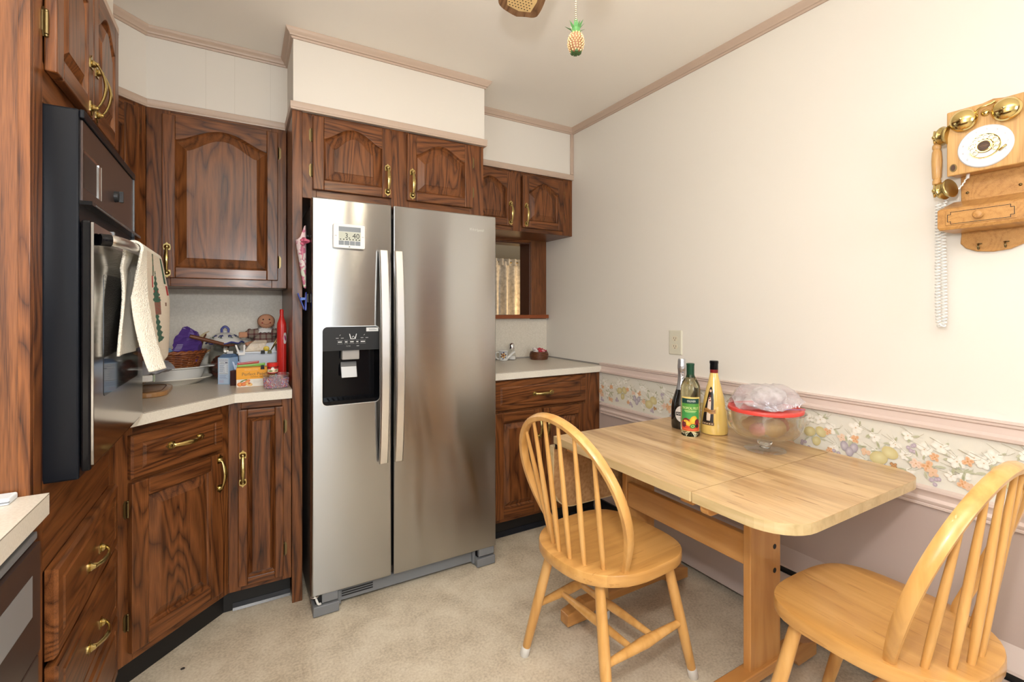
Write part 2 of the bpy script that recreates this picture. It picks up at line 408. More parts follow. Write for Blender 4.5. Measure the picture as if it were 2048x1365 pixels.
# doors behind the camera: one in the right wall, one in the wall behind
for nm, q in (('door_1', (XR - .035, XR, -1.45, -.62, 0, 2.05)), ('door_2', (1.26, 1.86, YF, YF + .035, 0, 2.05))):
    dd = sub(nm, None); struct(dd); b = MB(); b.box(*q); obj('door_slab', b, oak_side, dd, bevel=.003)
    b = MB()
    if nm == 'door_1': b.box(q[0] - .008, q[0], q[2] + .1, q[3] - .1, .2, .95); b.box(q[0] - .008, q[0], q[2] + .1, q[3] - .1, 1.08, 1.92)
    else: b.box(q[0] + .1, q[1] - .1, q[3], q[3] + .008, .2, .95); b.box(q[0] + .1, q[1] - .1, q[3], q[3] + .008, 1.08, 1.92)
    obj('raised_panel', b, oak_side, dd, bevel=.006)
    b = MB(); kx, ky = ((q[0] - .05, -.69) if nm == 'door_1' else (1.33, q[3] + .05)); b.sphere((kx, ky, .96), .028, 14, 10); obj('door_knob', b, brass, dd, smooth=True)

# soffits above the cabinets, with the flat band below and the crown moulding above
SP = [(-.64, YF), (-.64, 1.235), (-.345, 1.235), (-.345, 1.885), (-.64, 1.885), (-.64, 2.18), (-.345, 2.475), (.192, 2.475), (.192, 2.188), (1.10, 2.188), (1.10, 2.475), (XR, 2.475)]
ZB = 2.105
b = MB(); b.prism(SP + [(XR, YB), (XL, YB), (XL, YF)], ZB, ZC); struct(obj('wall_soffit', b, soffit_m))
# fine vertical panel joints on the soffit face
b = MB()
for x in (-.135, -.025, .12): b.box(x - .0006, x + .0006, 2.4746, 2.4752, ZB + .03, 2.41)
struct(obj('trim_panel_joint', b, plain('joint_shade', (.62, .57, .50, 1), .6)))
crown = [(0, 2.404), (.007, 2.404), (.009, 2.411), (.015, 2.413), (.017, 2.420), (.026, 2.427), (.030, 2.436), (.030, 2.44), (0, 2.44)]
band = [(0, 2.103), (.010, 2.103), (.012, 2.109), (.010, 2.112), (.012, 2.115), (.012, 2.136), (.006, 2.139), (0, 2.139)]
b = MB(); sweep(b, SP, crown); struct(obj('trim_1', b, trim_m, smooth='auto'))
b = MB(); sweep(b, SP, band); struct(obj('trim_2', b, trim_m, smooth='auto'))
b = MB(); sweep(b, [(XR, 2.475), (XR, YF)], crown); struct(obj('trim_3', b, trim_m, smooth='auto'))
b = MB(); b.box(XR - .022, XR, 2.462, 2.475, 2.139, 2.404); struct(obj('trim_4', b, trim_m, bevel=.003))
# chair rail, wallpaper border, lower rail on the right wall
rail = [(0, .868), (.004, .868), (.018, .874), (.020, .884), (.012, .892), (.012, .912), (.020, .917), (.021, .924), (.026, .927), (.026, .931), (0, .931)]
lower = [(0, .625), (.010, .625), (.011, .632), (.008, .634), (.012, .638), (.014, .646), (.008, .655), (.010, .668), (.020, .678), (.020, .686), (0, .690)]
RP = [(XR, 2.185), (XR, YF)]
b = MB(); sweep(b, RP, rail); struct(obj('trim_5', b, rail_m, smooth='auto'))
b = MB(); sweep(b, RP, lower); struct(obj('trim_6', b, rail_m, smooth='auto'))

# wallpaper border between the rails: a printed strip of fruit and blossom
def vcol_mat(name, rough=0.55, bump=None, coat=0.0):
    k = NT(name); a = k.n('ShaderNodeVertexColor'); a.layer_name = 'print'
    k.l(a.outputs[0], k.b.inputs['Base Color']); k.b.inputs['Roughness'].default_value = rough; k.b.inputs['Coat Weight'].default_value = coat
    if bump: k.bump(k.noise(k.coords(rand=False), bump[0], 3), bump[1], bump[2] if len(bump) > 2 else .003)
    return k.m
print_m = vcol_mat('printed_paper')
class Print:
    """flat printed shapes, painted by colour per corner; fn maps (u, v, layer) to a point; on curved things shapes are cut into narrow strips"""
    def __init__(s, fn, step=None): s.bm = bmesh.new(); s.cl = s.bm.loops.layers.float_color.new('print'); s.fn = fn; s.k = 0; s.step = step; s.dz = 1.2e-5 if step else 2e-6
    def emit(s, pts):   # pts: [(u, v, colour)]
        z = s.k * s.dz
        if s.step:
            lo, hi = min(p[0] for p in pts), max(p[0] for p in pts); i0, i1 = math.floor(lo / s.step), math.ceil(hi / s.step)
            if i1 - i0 > 1:
                for i in range(i0, i1):
                    q = pts
                    for lim, sg in ((i * s.step, 1), ((i + 1) * s.step, -1)):
                        o = []
                        for a, b in zip(q, q[1:] + q[:1]):
                            da, db = (a[0] - lim) * sg, (b[0] - lim) * sg
                            if da >= 0: o.append(a)
                            if (da > 0) != (db > 0) and da != db:
                                t = da / (da - db); o.append((lim, a[1] + (b[1] - a[1]) * t, tuple(x + (y - x) * t for x, y in zip(a[2], b[2]))))
                        q = o
                        if len(q) < 3: break
                    if len(q) >= 3: s.face(q, z)
                return
        s.face(pts, z)
    def face(s, pts, z):
        try: f = s.bm.faces.new([s.bm.verts.new(s.fn(p[0], p[1], z)) for p in pts])
        except ValueError: return
        for L, p in zip(f.loops, pts): L[s.cl] = p[2]
    def blob(s, u, v, a, b_, rot, c0, c1, n=14, off=(0, 0), wob=0.0):
        s.k += 1; cr, sr = math.cos(rot), math.sin(rot)
        def P(x, y, c): return (u + x * cr - y * sr, v + x * sr + y * cr, c)
        c = P(off[0] * a, off[1] * b_, c0); ring = []
        for i in range(n):
            q = 1 + wob * rnd.uniform(-1, 1); ring.append(P(a * math.cos(2 * PI * i / n) * q, b_ * math.sin(2 * PI * i / n) * q, c1))
        for i in range(n): s.emit([c, ring[i], ring[(i + 1) % n]])
    def poly(s, pts, col):
        s.k += 1; s.emit([(p[0], p[1], col) for p in pts])
    def rect(s, u0, u1, v0, v1, col): s.poly([(u0, v0), (u1, v0), (u1, v1), (u0, v1)], col)
    def text(s, t, u, v, col, width=None, height=None, rot=0.0):
        s.k += 1; vs, fs, w, h = text_geo(t); kx = width / w if width else height / h; ky = height / h if height else kx
        cr, sr = math.cos(rot), math.sin(rot)
        Q = [(u + (x * kx) * cr - (y * ky) * sr, v + (x * kx) * sr + (y * ky) * cr, col) for x, y in vs]
        for f in fs: s.emit([Q[i] for i in f])
    def done(s, name, parent=None, m=None):
        me = bpy.data.meshes.new(name); s.bm.to_mesh(me); s.bm.free(); me.materials.append(m or print_m)
        o = bpy.data.objects.new(name, me); COL.objects.link(o)
        if parent: o.parent = parent
        return o
PAPER = S(222, 218, 206)
pr = Print(lambda u, v, z: (XR - .0015 - z, 2.185 - u, v))
paper2 = S(214, 207, 192)
L_ = 2.185 - YF
nb = 60
for i in range(nb):   # the paper itself, slightly clouded
    pr.rect(L_ * i / nb, L_ * (i + 1) / nb, .689, .869, PAPER)
pr.k += 1
for i in range(120):
    pr.blob(rnd.uniform(.04, 2.9), rnd.uniform(.72, .84), rnd.uniform(.02, .05), rnd.uniform(.012, .02), rnd.uniform(0, 3), S(226, 221, 207), PAPER)
def leafs(u, v, k, r=.03):
    for i in range(k):
        a = rnd.uniform(0, 2 * PI); q = rnd.uniform(.006, r); c = rnd.choice([S(166, 166, 132), S(180, 180, 148), S(190, 190, 164), S(150, 152, 116)])
        pr.blob(u + q * math.cos(a), v + q * .7 * math.sin(a), rnd.uniform(.008, .015), rnd.uniform(.0025, .0045), a, c, S(190, 190, 165), 8)
def flower(u, v, r, ca, cb):
    for i in range(5):
        a = 2 * PI * i / 5 + rnd.random(); pr.blob(u + r * .55 * math.cos(a), v + r * .55 * math.sin(a), r * .55, r * .42, a, ca, cb, 10, wob=.1)
    pr.blob(u, v, r * .2, r * .2, 0, S(190, 150, 90), ca, 8)
def pear(u, v, r, rot): pr.blob(u, v, r, r * .82, rot, S(220, 212, 166), S(200, 184, 130), 18, (.1, .2), .02)
def plum(u, v, r, rot): pr.blob(u, v, r * 1.15, r * .85, rot, S(205, 198, 202), S(164, 153, 164), 16, (.1, .25), .02)
def grapes(u, v):
    for i in range(5): pr.blob(u + rnd.uniform(-.015, .015), v + rnd.uniform(-.012, .012), .0062, .0062, 0, S(204, 192, 200), S(172, 156, 170), 10)
OR1, OR2, PK1, PK2 = S(214, 150, 100), S(226, 190, 156), S(222, 186, 160), S(232, 208, 190)
def sprig(u, v):
    for i in range(3):
        a = rnd.uniform(.3, 2.8); pts = [(u + t * .05 * math.cos(a) + .008 * math.sin(5 * t), v + t * .03 * math.sin(a)) for t in (0, .3, .6, 1)]
        for p, q in zip(pts, pts[1:]): pr.poly([(p[0], p[1] - .0006), (q[0], q[1] - .0004), (q[0], q[1] + .0004), (p[0], p[1] + .0006)], S(160, 150, 120))
REP = .5225; u0 = .122 - .5225
while u0 < 3.3:
    for du, dv in ((.03, .83), (.12, .81), (.2, .835), (.3, .80), (.35, .835), (.43, .82), (.5, .80), (.25, .76), (.47, .755), (.08, .845), (.17, .79), (.24, .82), (.33, .77), (.39, .80), (.455, .79), (.01, .80), (.12, .75), (.22, .72), (.34, .725), (.45, .74)):
        leafs(u0 + du, dv, 3, .02); flower(u0 + du + rnd.uniform(-.01, .01), dv + rnd.uniform(-.01, .008), rnd.uniform(.013, .022), S(240, 237, 230), S(230, 225, 213)); sprig(u0 + du, dv)
    leafs(u0 + .05, .772, 9, .04); pear(u0 + .035, .783, .022, .4); pear(u0 + .075, .79, .021, 2.2); pear(u0 + .06, .752, .018, 1.2); flower(u0 + .098, .797, .013, OR1, OR2)
    flower(u0 + .105, .728, .012, OR1, OR2); grapes(u0 + .02, .728); grapes(u0 + .128, .72)
    leafs(u0 + .17, .76, 8, .045); plum(u0 + .155, .757, .015, 1.8); plum(u0 + .185, .757, .015, 1.2); plum(u0 + .171, .74, .015, 1.5)
    flower(u0 + .145, .785, .014, OR2, PK2); flower(u0 + .19, .79, .014, OR1, OR2); flower(u0 + .222, .752, .014, PK1, OR2)
    leafs(u0 + .27, .765, 12, .045); pear(u0 + .26, .742, .027, .3); pear(u0 + .292, .768, .024, 2.7); flower(u0 + .302, .728, .011, OR1, S(160, 130, 90)); grapes(u0 + .285, .712); grapes(u0 + .345, .80)
    leafs(u0 + .375, .755, 10, .05); flower(u0 + .362, .752, .016, PK1, PK2); flower(u0 + .392, .752, .018, OR1, OR2); flower(u0 + .405, .735, .015, PK1, OR2); flower(u0 + .41, .785, .013, OR1, OR2); grapes(u0 + .408, .71)
    leafs(u0 + .48, .76, 8, .04); flower(u0 + .475, .722, .013, OR1, OR2); flower(u0 + .49, .718, .012, PK1, OR2); flower(u0 + .487, .793, .014, OR1, OR2)
    u0 += REP
struct(pr.done('trim_wallpaper_border'))

# backsplashes
slab('trim_backsplash', [(-.94, .186, YB - .004, YB, .914, 1.36)], splash_m)
slab('trim_backsplash_right', [(1.10, XR, YB - .004, YB, .914, 1.19)], splash_m)
slab('trim_counter_caulk', [(XR - .008, XR, 2.19, YB - .004, .914, .922), (1.10, XR - .008, YB - .012, YB - .004, .914, .922)], plain('grey_caulk', (.28, .26, .24, 1), .6))

# pass-through window frame, sill and jamb linings
w3 = sub('window_3', None, (0, 0, 0)); w3.parent = None; struct(w3)
fb = MB(); fb.box(OX1, 1.885, YB - .018, YB, OZ0 - .03, 1.742); obj('jamb', fb, oak_side, w3, bevel=.002)
fb = MB(); fb.box(OX0, OX1, YB - .018, YB, OZ1, 1.742); obj('head', fb, oak_h, w3, bevel=.002)
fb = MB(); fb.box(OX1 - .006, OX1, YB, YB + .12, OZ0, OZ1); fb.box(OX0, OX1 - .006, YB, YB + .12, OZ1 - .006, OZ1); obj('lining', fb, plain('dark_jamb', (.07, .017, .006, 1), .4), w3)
fb = MB(); fb.box(OX0, 1.885, YB - .05, YB + .12, OZ0 - .025, OZ0); obj('sill', fb, rust_wood, w3, bevel=.003)
# the dining room seen through it
slab('wall_dining', [(.3, 4.6, 5.2, 5.3, 0, 2.5)], plain('dining_wall_paint', (.36, .31, .22, 1), .7))
slab('wall_dining_side', [(4.6, 4.7, YB, 5.3, 0, 2.5), (.2, .3, YB + .12, 5.3, 0, 2.5)], wall_m)
slab('floor_dining', [(.2, 4.7, YB + .12, 5.3, -.06, 0)], floor_m)
slab('ceiling_dining', [(.2, 4.7, YB + .12, 5.3, 2.44, 2.5)], ceil_m)
ct = thing('lace_curtain', 'gathered pale lace curtain glowing gold, seen through the pass-through opening', 'curtain', (0, 0, 0))
cm = MB(); n = 150
lace = plain('lace_cloth', (.58, .54, .46, 1), .8, bump=(60, .4), var=(26, (.36, .33, .28, 1)))
rings = []
for z in (.9, 1.2, 1.5, 1.80, 1.83):
    rings.append([(2.0 + 1.9 * i / n, 4.9 + .045 * math.sin(i * .62 + .4 * math.sin(i * .2)) * (1 if z < 1.8 else .5), z) for i in range(n + 1)])
cm.loft(rings, False, False); obj('curtain_panel', cm, lace, ct, smooth=True)
cm = MB()
rings = [[(2.0 + 1.9 * i / n, 4.88 + .03 * math.sin(i * .9), z) for i in range(n + 1)] for z in (1.78, 1.81, 1.86)]
cm.loft(rings, False, False); obj('ruffle', cm, lace, ct, smooth=True)
cm = MB(); cm.tube([(1.95, 4.9, 1.82), (3.95, 4.9, 1.82)], .008); obj('rod', cm, brass_dark, ct, smooth=True)

# baseboard heater along the right wall
ht = thing('baseboard_heater', 'long low mauve baseboard heater with dark slot along the right wall', 'heater', (XR, 0, 0))
b = MB(); b.prism([(-.045, .03), (-.04, .03), (-.04, .212), (-.045, .212)], -1.6, 1.95, axis=1); obj('front_panel', b, heater_m, ht)
b = MB(); b.box(-.034, -.001, -1.6, 1.95, .034, .245); obj('fin_core', b, black_matte, ht)
b = MB(); b.prism([(-.047, .238), (-.045, .246), (0, .298), (0, .288), (-.041, .238)], -1.6, 1.95, axis=1); obj('hood', b, heater_m, ht)
b = MB(); b.box(-.04, -.002, -1.2, -1.16, 0, .034); b.box(-.04, -.002, .4, .44, 0, .034); b.box(-.04, -.002, 1.7, 1.74, 0, .034); obj('foot_bracket', b, heater_m, ht)
slab('baseboard_right', [(XR - .012, XR, 1.952, 2.2, 0, .1)], black_vinyl)

# ------------------------------------------------------------------ cabinet kit (front plane y = 0 facing -y, x to the right, z up)
def pull_mesh():
    b = MB(); h = .071
    for s in (-1, 1):
        zc = s * (h - .016)
        out = [(-.0095, zc - .013), (.0095, zc - .013), (.011, zc), (.0095, zc + .011), (.004, zc + .014), (0, zc + .021), (-.004, zc + .014), (-.0095, zc + .011), (-.011, zc)] if s > 0 else \
              [(-.0095, zc + .013), (-.011, zc), (-.0095, zc - .011), (-.004, zc - .014), (0, zc - .021), (.004, zc - .014), (.0095, zc - .011), (.011, zc), (.0095, zc + .013)]
        b.prism(out, -.0025, 0, axis=1)
        b.M = Matrix.Translation((0, -.0025, zc)) @ Matrix.Rotation(PI / 2, 4, 'X')
        b.lathe([(.0085, 0), (.009, .003), (.006, .007), (.0045, .012), (.002, .013)], 12); b.M = Matrix.Identity(4)
    path = catmull([(0, -.008, -h + .016), (0, -.015, -h + .021), (0, -.023, -.032), (0, -.0275, -.014), (0, -.029, 0), (0, -.0275, .014), (0, -.023, .032), (0, -.015, h - .021), (0, -.008, h - .016)], 2)
    prof_ = [.0030, .0027, .0024, .0025, .0028, .0032, .0035, .0037, .0038]
    b.tube(path, prof_ + prof_[-2::-1], 10, flat=2.3, up=(1, 0, 0))
    for v in b.bm.verts:
        if v.co.y > -.0126 and abs(v.co.z) > .04: v.co.x *= 1.22
    return b
pull0 = obj('handle', pull_mesh(), brass, None, smooth='auto')
def hinge_mesh():
    b = MB(); b.tube([(0, -.004, -.022), (0, -.004, .022)], .0042, 8); b.box(-.012, 0, -.002, 0, -.02, .02)
    b.sphere((0, -.004, .025), .004, 8, 6); b.sphere((0, -.004, -.025), .004, 8, 6)
    b.prism([(-.012, .02), (-.006, .03), (0, .022), (0, .02)], -.002, 0, axis=1); b.prism([(-.012, -.02), (0, -.02), (0, -.022), (-.006, -.03)], -.002, 0, axis=1); return b
hinge0 = obj('hinge', hinge_mesh(), brass_dark, None, smooth='auto')
_used = {}
def place_shared(src, parent, loc, rot=(0, 0, 0), scale=None):
    if src.name not in _used:
        _used[src.name] = 1; src.parent = parent; src.location = loc; src.rotation_euler = rot
        if scale: src.scale = scale
        return src
    return share(src.name.split('.')[0], src, parent, loc, rot, scale)
def arch_pts(x0, x1, zs, rise, n=28):
    out = []
    for i in range(n + 1):
        u = -1 + 2 * i / n; c = .5 * (1 + math.cos(PI * u)); out.append((x0 + (x1 - x0) * i / n, zs + rise * c ** 0.72))
    return out
def door(par, x0, x1, z0, z1, arch=0.0, st=.045, pull=None, hinges=None, drawer=False, th=.02, top=None, name=None):
    """raised-panel door or drawer front, proud of the face frame by th; pull=(x,z,'v'|'h'); hinges=('l'|'r',[z..])"""
    d = sub(name or ('drawer' if drawer else 'door'), par)
    sv, sh = (oak_h, oak_h) if drawer else (oak_v, oak_h)
    if drawer:
        b = MB(); g = .012
        b.loft([[(x0, 0, z0), (x1, 0, z0), (x1, 0, z1), (x0, 0, z1)], [(x0, -th + .006, z0), (x1, -th + .006, z0), (x1, -th + .006, z1), (x0, -th + .006, z1)],
                [(x0 + .006, -th, z0 + .006), (x1 - .006, -th, z0 + .006), (x1 - .006, -th, z1 - .006), (x0 + .006, -th, z1 - .006)],
                [(x0 + .034, -th, z0 + .028), (x1 - .034, -th, z0 + .028), (x1 - .034, -th, z1 - .028), (x0 + .034, -th, z1 - .028)],
                [(x0 + .037, -th + .003, z0 + .031), (x1 - .037, -th + .003, z0 + .031), (x1 - .037, -th + .003, z1 - .031), (x0 + .037, -th + .003, z1 - .031)],
                [(x0 + .046, -th - .001, z0 + .038), (x1 - .046, -th - .001, z0 + .038), (x1 - .046, -th - .001, z1 - .038), (x0 + .046, -th - .001, z1 - .038)]])
        obj('drawer_front', b, oak_h, d)
    else:
        tr = top if top else st
        rise = arch; zs = z1 - tr - rise            # shoulder height of the opening
        for xa, xb in ((x0, x0 + st), (x1 - st, x1)):
            b = MB(); b.box(xa, xb, -th, 0, z0, z1); obj('stile', b, sv, d, bevel=.003)
        b = MB(); b.box(x0 + st, x1 - st, -th, 0, z0, z0 + st); obj('rail', b, sh, d, bevel=.003)
        xi0, xi1 = x0 + st, x1 - st
        ap = arch_pts(xi0, xi1, zs, rise) if rise else [(xi0, zs), (xi1, zs)]
        b = MB(); b.prism(ap + [(xi1, z1), (xi0, z1)], -th, 0, axis=1); obj('rail', b, sh, d, bevel=.003 if not rise else .002)
        # raised panel
        def loop(ins, y, drop=None):
            drop = ins if drop is None else drop
            hw = (xi1 - xi0) / 2; cx = (xi0 + xi1) / 2; k = (hw - ins) / hw
            pts = [(cx + (p[0] - cx) * k, y, p[1] - drop) for p in ap]
            return pts[::-1] + [(xi0 + ins, y, z0 + st + ins), (xi1 - ins, y, z0 + st + ins)]
        b = MB(); bv = min(.040, (xi1 - xi0) * .17)
        rings = [loop(0, -.004), loop(0, -th + .003), loop(.004, -th + .0095), loop(.008, -th + .0135), loop(bv, -th + .0015), loop(bv + .0015, -th)]
        vr = [[b.v(p) for p in r] for r in rings]; n = len(vr[0])
        for a, c in zip(vr, vr[1:]):
            for i in range(n): b.f([a[i], a[(i + 1) % n], c[(i + 1) % n], c[i]])
        b.f(vr[-1]); b.f(vr[0][::-1]); obj('panel', b, oak_v, d)
    if pull:
        px, pz, o = pull; place_shared(pull0, d, (px, -th, pz), (0, 0, 0) if o == 'v' else (0, PI / 2, 0))
    if hinges:
        sd, zz = hinges
        for hz in zz: place_shared(hinge0, d, ((x0 - .002) if sd == 'l' else (x1 + .002), -.0005, hz), (0, 0, 0), (1, 1, 1) if sd == 'l' else (-1, 1, 1))
    return d
def face(par, x0, x1, z0, z1, stiles, rails, th=.018):
    """face frame: stiles [(xa, xb)], rails [(xa, xb, za, zb)]"""
    for xa, xb in stiles: b = MB(); b.box(xa, xb, 0, th, z0, z1); obj('face_stile', b, oak_v, par, bevel=.0015)
    for xa, xb, za, zb in rails: b = MB(); b.box(xa, xb, 0.0004, th, za, zb); obj('face_rail', b, oak_h, par, bevel=.0015)
def carcass(par, x0, x1, y1, z0, z1, m=None, toe=None):
    b = MB(); b.box(x0, x1, .018, y1, z0, z1); obj('carcass', b, m or oak_side, par)
    if toe:
        b = MB(); b.box(x0, x1, toe, y1, 0, z0); obj('toe_kick', b, black_vinyl, par)
        b = MB(); b.prism([(toe - .004, 0), (toe - .013, .003), (toe - .007, .012), (toe - .003, .03), (toe, .03), (toe, 0)], x0, x1, axis=0); obj('cove', b, plain('cove_vinyl', (.012, .014, .020, 1), .25), par)

# -- wall cabinet above the refrigerator
YC = 2.20
t = thing('fridge_wall_cabinet', 'dark oak two-door wall cabinet above the stainless refrigerator', 'cabinet', (0, YC, 0))
carcass(t, .23, 1.10, .57, 1.735, 2.104)
face(t, .228, 1.10, 1.735, 2.104, [(.228, .285), (.60, .70), (1.02, 1.10)], [(.285, .60, 2.08, 2.104), (.70, 1.02, 2.08, 2.104), (.285, .60, 1.735, 1.79), (.70, 1.02, 1.735, 1.79)])
door(t, .269, .612, 1.773, 2.092, arch=.060, top=.035, pull=(.592, 1.855, 'v'), hinges=('l', [2.01, 1.857]))
door(t, .687, 1.031, 1.773, 2.092, arch=.060, top=.035, pull=(.711, 1.853, 'v'), hinges=('r', [2.01, 1.857]))
# -- tall end panel left of the refrigerator
t = thing('tall_end_panel', 'tall narrow dark oak end panel between corner counter and refrigerator', 'panel', (0, YC, 0))
b = MB(); b.box(.188, .228, -.008, .012, 0, 2.104); obj('edge_stile', b, oak_v, t, bevel=.0015)
b = MB(); b.box(.190, .226, .012, .575, 0, 2.104); obj('side_board', b, oak_side, t)
# -- wall cabinet over the right-hand counter
YC = 2.48
t = thing('right_wall_cabinet', 'small dark oak two-door wall cabinet in the back right corner', 'cabinet', (0, YC, 0))
carcass(t, 1.10, 1.895, .30, 1.735, 2.104)
face(t, 1.10, 1.895, 1.735, 2.104, [(1.105, 1.14), (1.43, 1.50), (1.818, 1.895)], [(1.14, 1.43, 2.075, 2.104), (1.50, 1.818, 2.075, 2.104), (1.14, 1.43, 1.735, 1.775), (1.50, 1.818, 1.735, 1.775)])
door(t, 1.122, 1.436, 1.76, 2.083, arch=.060, top=.038, pull=(1.416, 1.838, 'v'), hinges=('l', [2.0, 1.84]))
door(t, 1.504, 1.816, 1.76, 2.083, arch=.060, top=.038, pull=(1.528, 1.838, 'v'), hinges=('r', [2.0, 1.84]))
# -- base cabinet under the right-hand counter
YC = 2.205
t = thing('right_base_cabinet', 'dark oak base cabinet with drawer under right counter, behind chair', 'cabinet', (0, YC, 0))
carcass(t, 1.10, 1.893, .57, .105, .872, toe=.055)
face(t, 1.10, 1.893, .105, .872, [(1.10, 1.20), (1.76, 1.893)], [(1.20, 1.76, .855, .872), (1.20, 1.76, .685, .72), (1.20, 1.76, .105, .15)])
door(t, 1.16, 1.775, .708, .866, drawer=True, pull=(1.467, .784, 'h'))
door(t, 1.16, 1.462, .128, .697, st=.055, pull=(1.442, .60, 'v'))
door(t, 1.470, 1.775, .128, .697, st=.055, pull=(1.492, .60, 'v'), hinges=('r', [.6, .23]))
# -- narrow base cabinet left of the refrigerator
t = thing('narrow_base_cabinet', 'narrow dark oak base cabinet with one tall door beside refrigerator', 'cabinet', (0, YC, 0))
carcass(t, -.030, .186, .57, .105, .872, toe=.06)
b = MB(); b.box(-.0635, -.030, .06, .075, 0, .105); obj('toe_return', b, black_vinyl, t)
face(t, -.045, .186, .105, .872, [(-.045, .0), (.15, .186)], [(.0, .15, .845, .872), (.0, .15, .105, .145)])
door(t, -.010, .155, .128, .843, st=.032, pull=(.006, .606, 'v'), hinges=('r', [.755, .235]))
# -- diagonal corner base cabinet
t = thing('corner_base_cabinet', 'diagonal dark oak corner base cabinet with drawer and large door', 'cabinet', (-.045, YC, 0), PI / 4)
b = MB(); b.prism([(-.425, .0185), (-.02, .0185), (-.02, .06), (.36, .43), (-.20, .76), (-.76, .43), (-.425, .09)], .105, .872); obj('carcass', b, oak_side, t)
b = MB(); b.prism([(-.43, .055), (.0299, .055), (.4, .44), (-.2, .74), (-.8, .44)], 0, .105); obj('toe_kick', b, black_vinyl, t)
face(t, -.435, .0, .105, .872, [(-.435, -.37), (-.05, 0)], [(-.37, -.05, .835, .872), (-.37, -.05, .67, .715), (-.37, -.05, .105, .155)])
door(t, -.386, -.040, .700, .842, drawer=True, pull=(-.20, .777, 'h'))
door(t, -.386, -.040, .138, .688, st=.055, pull=(-.058, .610, 'v'), hinges=('l', [.605, .24]))
# -- corner wall cabinets
YC = 2.47
t = thing('corner_wall_cabinet', 'dark oak wall cabinet with one large arched door over corner counter', 'cabinet', (0, YC, 0))
carcass(t, -.345, .187, .31, 1.352, 2.104)
face(t, -.345, .187, 1.352, 2.104, [(-.345, -.262), (.125, .187)], [(-.262, .125, 2.07, 2.104), (-.262, .125, 1.352, 1.40)])
door(t, -.290, .150, 1.387, 2.082, arch=.062, top=.042, st=.046, pull=(-.272, 1.462, 'v'), hinges=('r', [1.99, 1.475]))
t = thing('diagonal_wall_cabinet', 'diagonal dark oak wall cabinet half hidden behind the wall oven', 'cabinet', (-.345, YC, 0), PI / 4)
b = MB(); b.prism([(-.415, .0185), (-.005, .0185), (.20, .22), (-.21, .62), (-.62, .22)], 1.352, 2.104); obj('carcass', b, oak_side, t)
face(t, -.417, 0, 1.352, 2.104, [(-.417, -.36), (-.052, -.001)], [(-.36, -.052, 2.06, 2.104), (-.36, -.052, 1.352, 1.40)])
door(t, -.375, -.040, 1.387, 2.082, arch=.055, top=.042, st=.060, pull=(-.35, 1.462, 'v'), hinges=('r', [2.0, 1.475]))
# -- tall oven cabinet against the left wall (local x = room +Y)
t = thing('oven_cabinet', 'tall dark oak cabinet on the left housing the black wall oven', 'cabinet', (-.345, 1.24, 0), PI / 2)
for nm, q in (('side_board', (.0, .02, .018, .59, .0, 2.104)), ('side_board', (.625, .645, .018, .59, .0, 2.104)), ('shelf', (.02, .625, .018, .59, .105, .86)), ('shelf', (.02, .625, .018, .59, 1.70, 2.104))):
    b = MB(); b.box(*q); obj(nm, b, oak_side, t)
face(t, 0, .645, .105, 2.104, [(0, .046), (.595, .645)], [(.046, .595, 2.08, 2.104), (.046, .595, 1.668, 1.75), (.046, .595, .72, .905), (.046, .595, .105, .14)])
b = MB(); b.box(.02, .625, .055, .59, 0, .105); obj('toe_kick', b, black_vinyl, t)
door(t, .052, .325, 1.735, 2.098, arch=.055, top=.038, pull=(.303, 1.812, 'v'), hinges=('l', [2.02, 1.83]))
door(t, .333, .608, 1.735, 2.098, arch=.055, top=.038, pull=(.355, 1.812, 'v'), hinges=('r', [2.02, 1.83]))
door(t, .056, .60, .535, .72, drawer=True, pull=(.335, .615, 'h'))
door(t, .056, .60, .33, .522, drawer=True, pull=(.335, .415, 'h'))
door(t, .056, .60, .135, .318, drawer=True, pull=(.335, .21, 'h'))
t_end = thing('near_end_panel', 'broad reddish oak end panel at the left edge, facing the camera', 'panel', (0, 1.238, 0))
b = MB(); b.box(-.938, -.362, -.014, 0, 0, 2.104); obj('side_board', b, oak_side, t_end)
b = MB(); b.box(-.362, -.345, -.016, .0015, 0, 2.104); obj('edge_stile', b, oak_v, t_end, bevel=.001)

# ------------------------------------------------------------------ countertops
def counter(name, label, pts, z=.914, th=.038, seam=None):
    t = thing(name, label, 'countertop', (0, 0, 0))
    b = MB(); b.prism(pts, z - .0015, z); obj('laminate_top', b, lam_m, t)
    b = MB(); b.prism(pts, z - th, z - .0025); obj('edge', b, lam_edge, t)
    b = MB(); b.prism(pts, z - .0025, z - .0015); obj('seam', b, lam_line, t)
    return t
counter('corner_countertop', 'angled cream laminate countertop in the left corner, covered with clutter', [(-.935, 1.89), (-.302, 1.89), (-.022, 2.178), (.1865, 2.178), (.1865, YB - .005), (-.935, YB - .005)])
counter('right_countertop', 'short cream laminate countertop in the right back corner', [(1.10, 2.178), (XR - .001, 2.178), (XR - .001, YB - .005), (1.10, YB - .005)])
t = counter('sink_countertop', 'pale laminate countertop end at the lower left edge, above the dishwasher', [(-.935, -.9), (-.318, -.9), (-.318, 1.221), (-.935, 1.221)], z=.899, th=.04)
t = thing('sink_base_cabinet', 'dark oak base cabinet under the sink counter, beside the dishwasher', 'cabinet', (-.345, -.88, 0), PI / 2)
carcass(t, 0, 1.48, .58, .105, .858, toe=.06)
face(t, 0, 1.48, .105, .858, [(0, .05), (.70, .78), (1.42, 1.48)], [(.05, 1.42, .82, .858), (.05, 1.42, .105, .15)])
door(t, .04, .725, .14, .83, st=.055, pull=(.70, .70, 'v')); door(t, .745, 1.44, .14, .83, st=.055, pull=(.77, .70, 'v'))
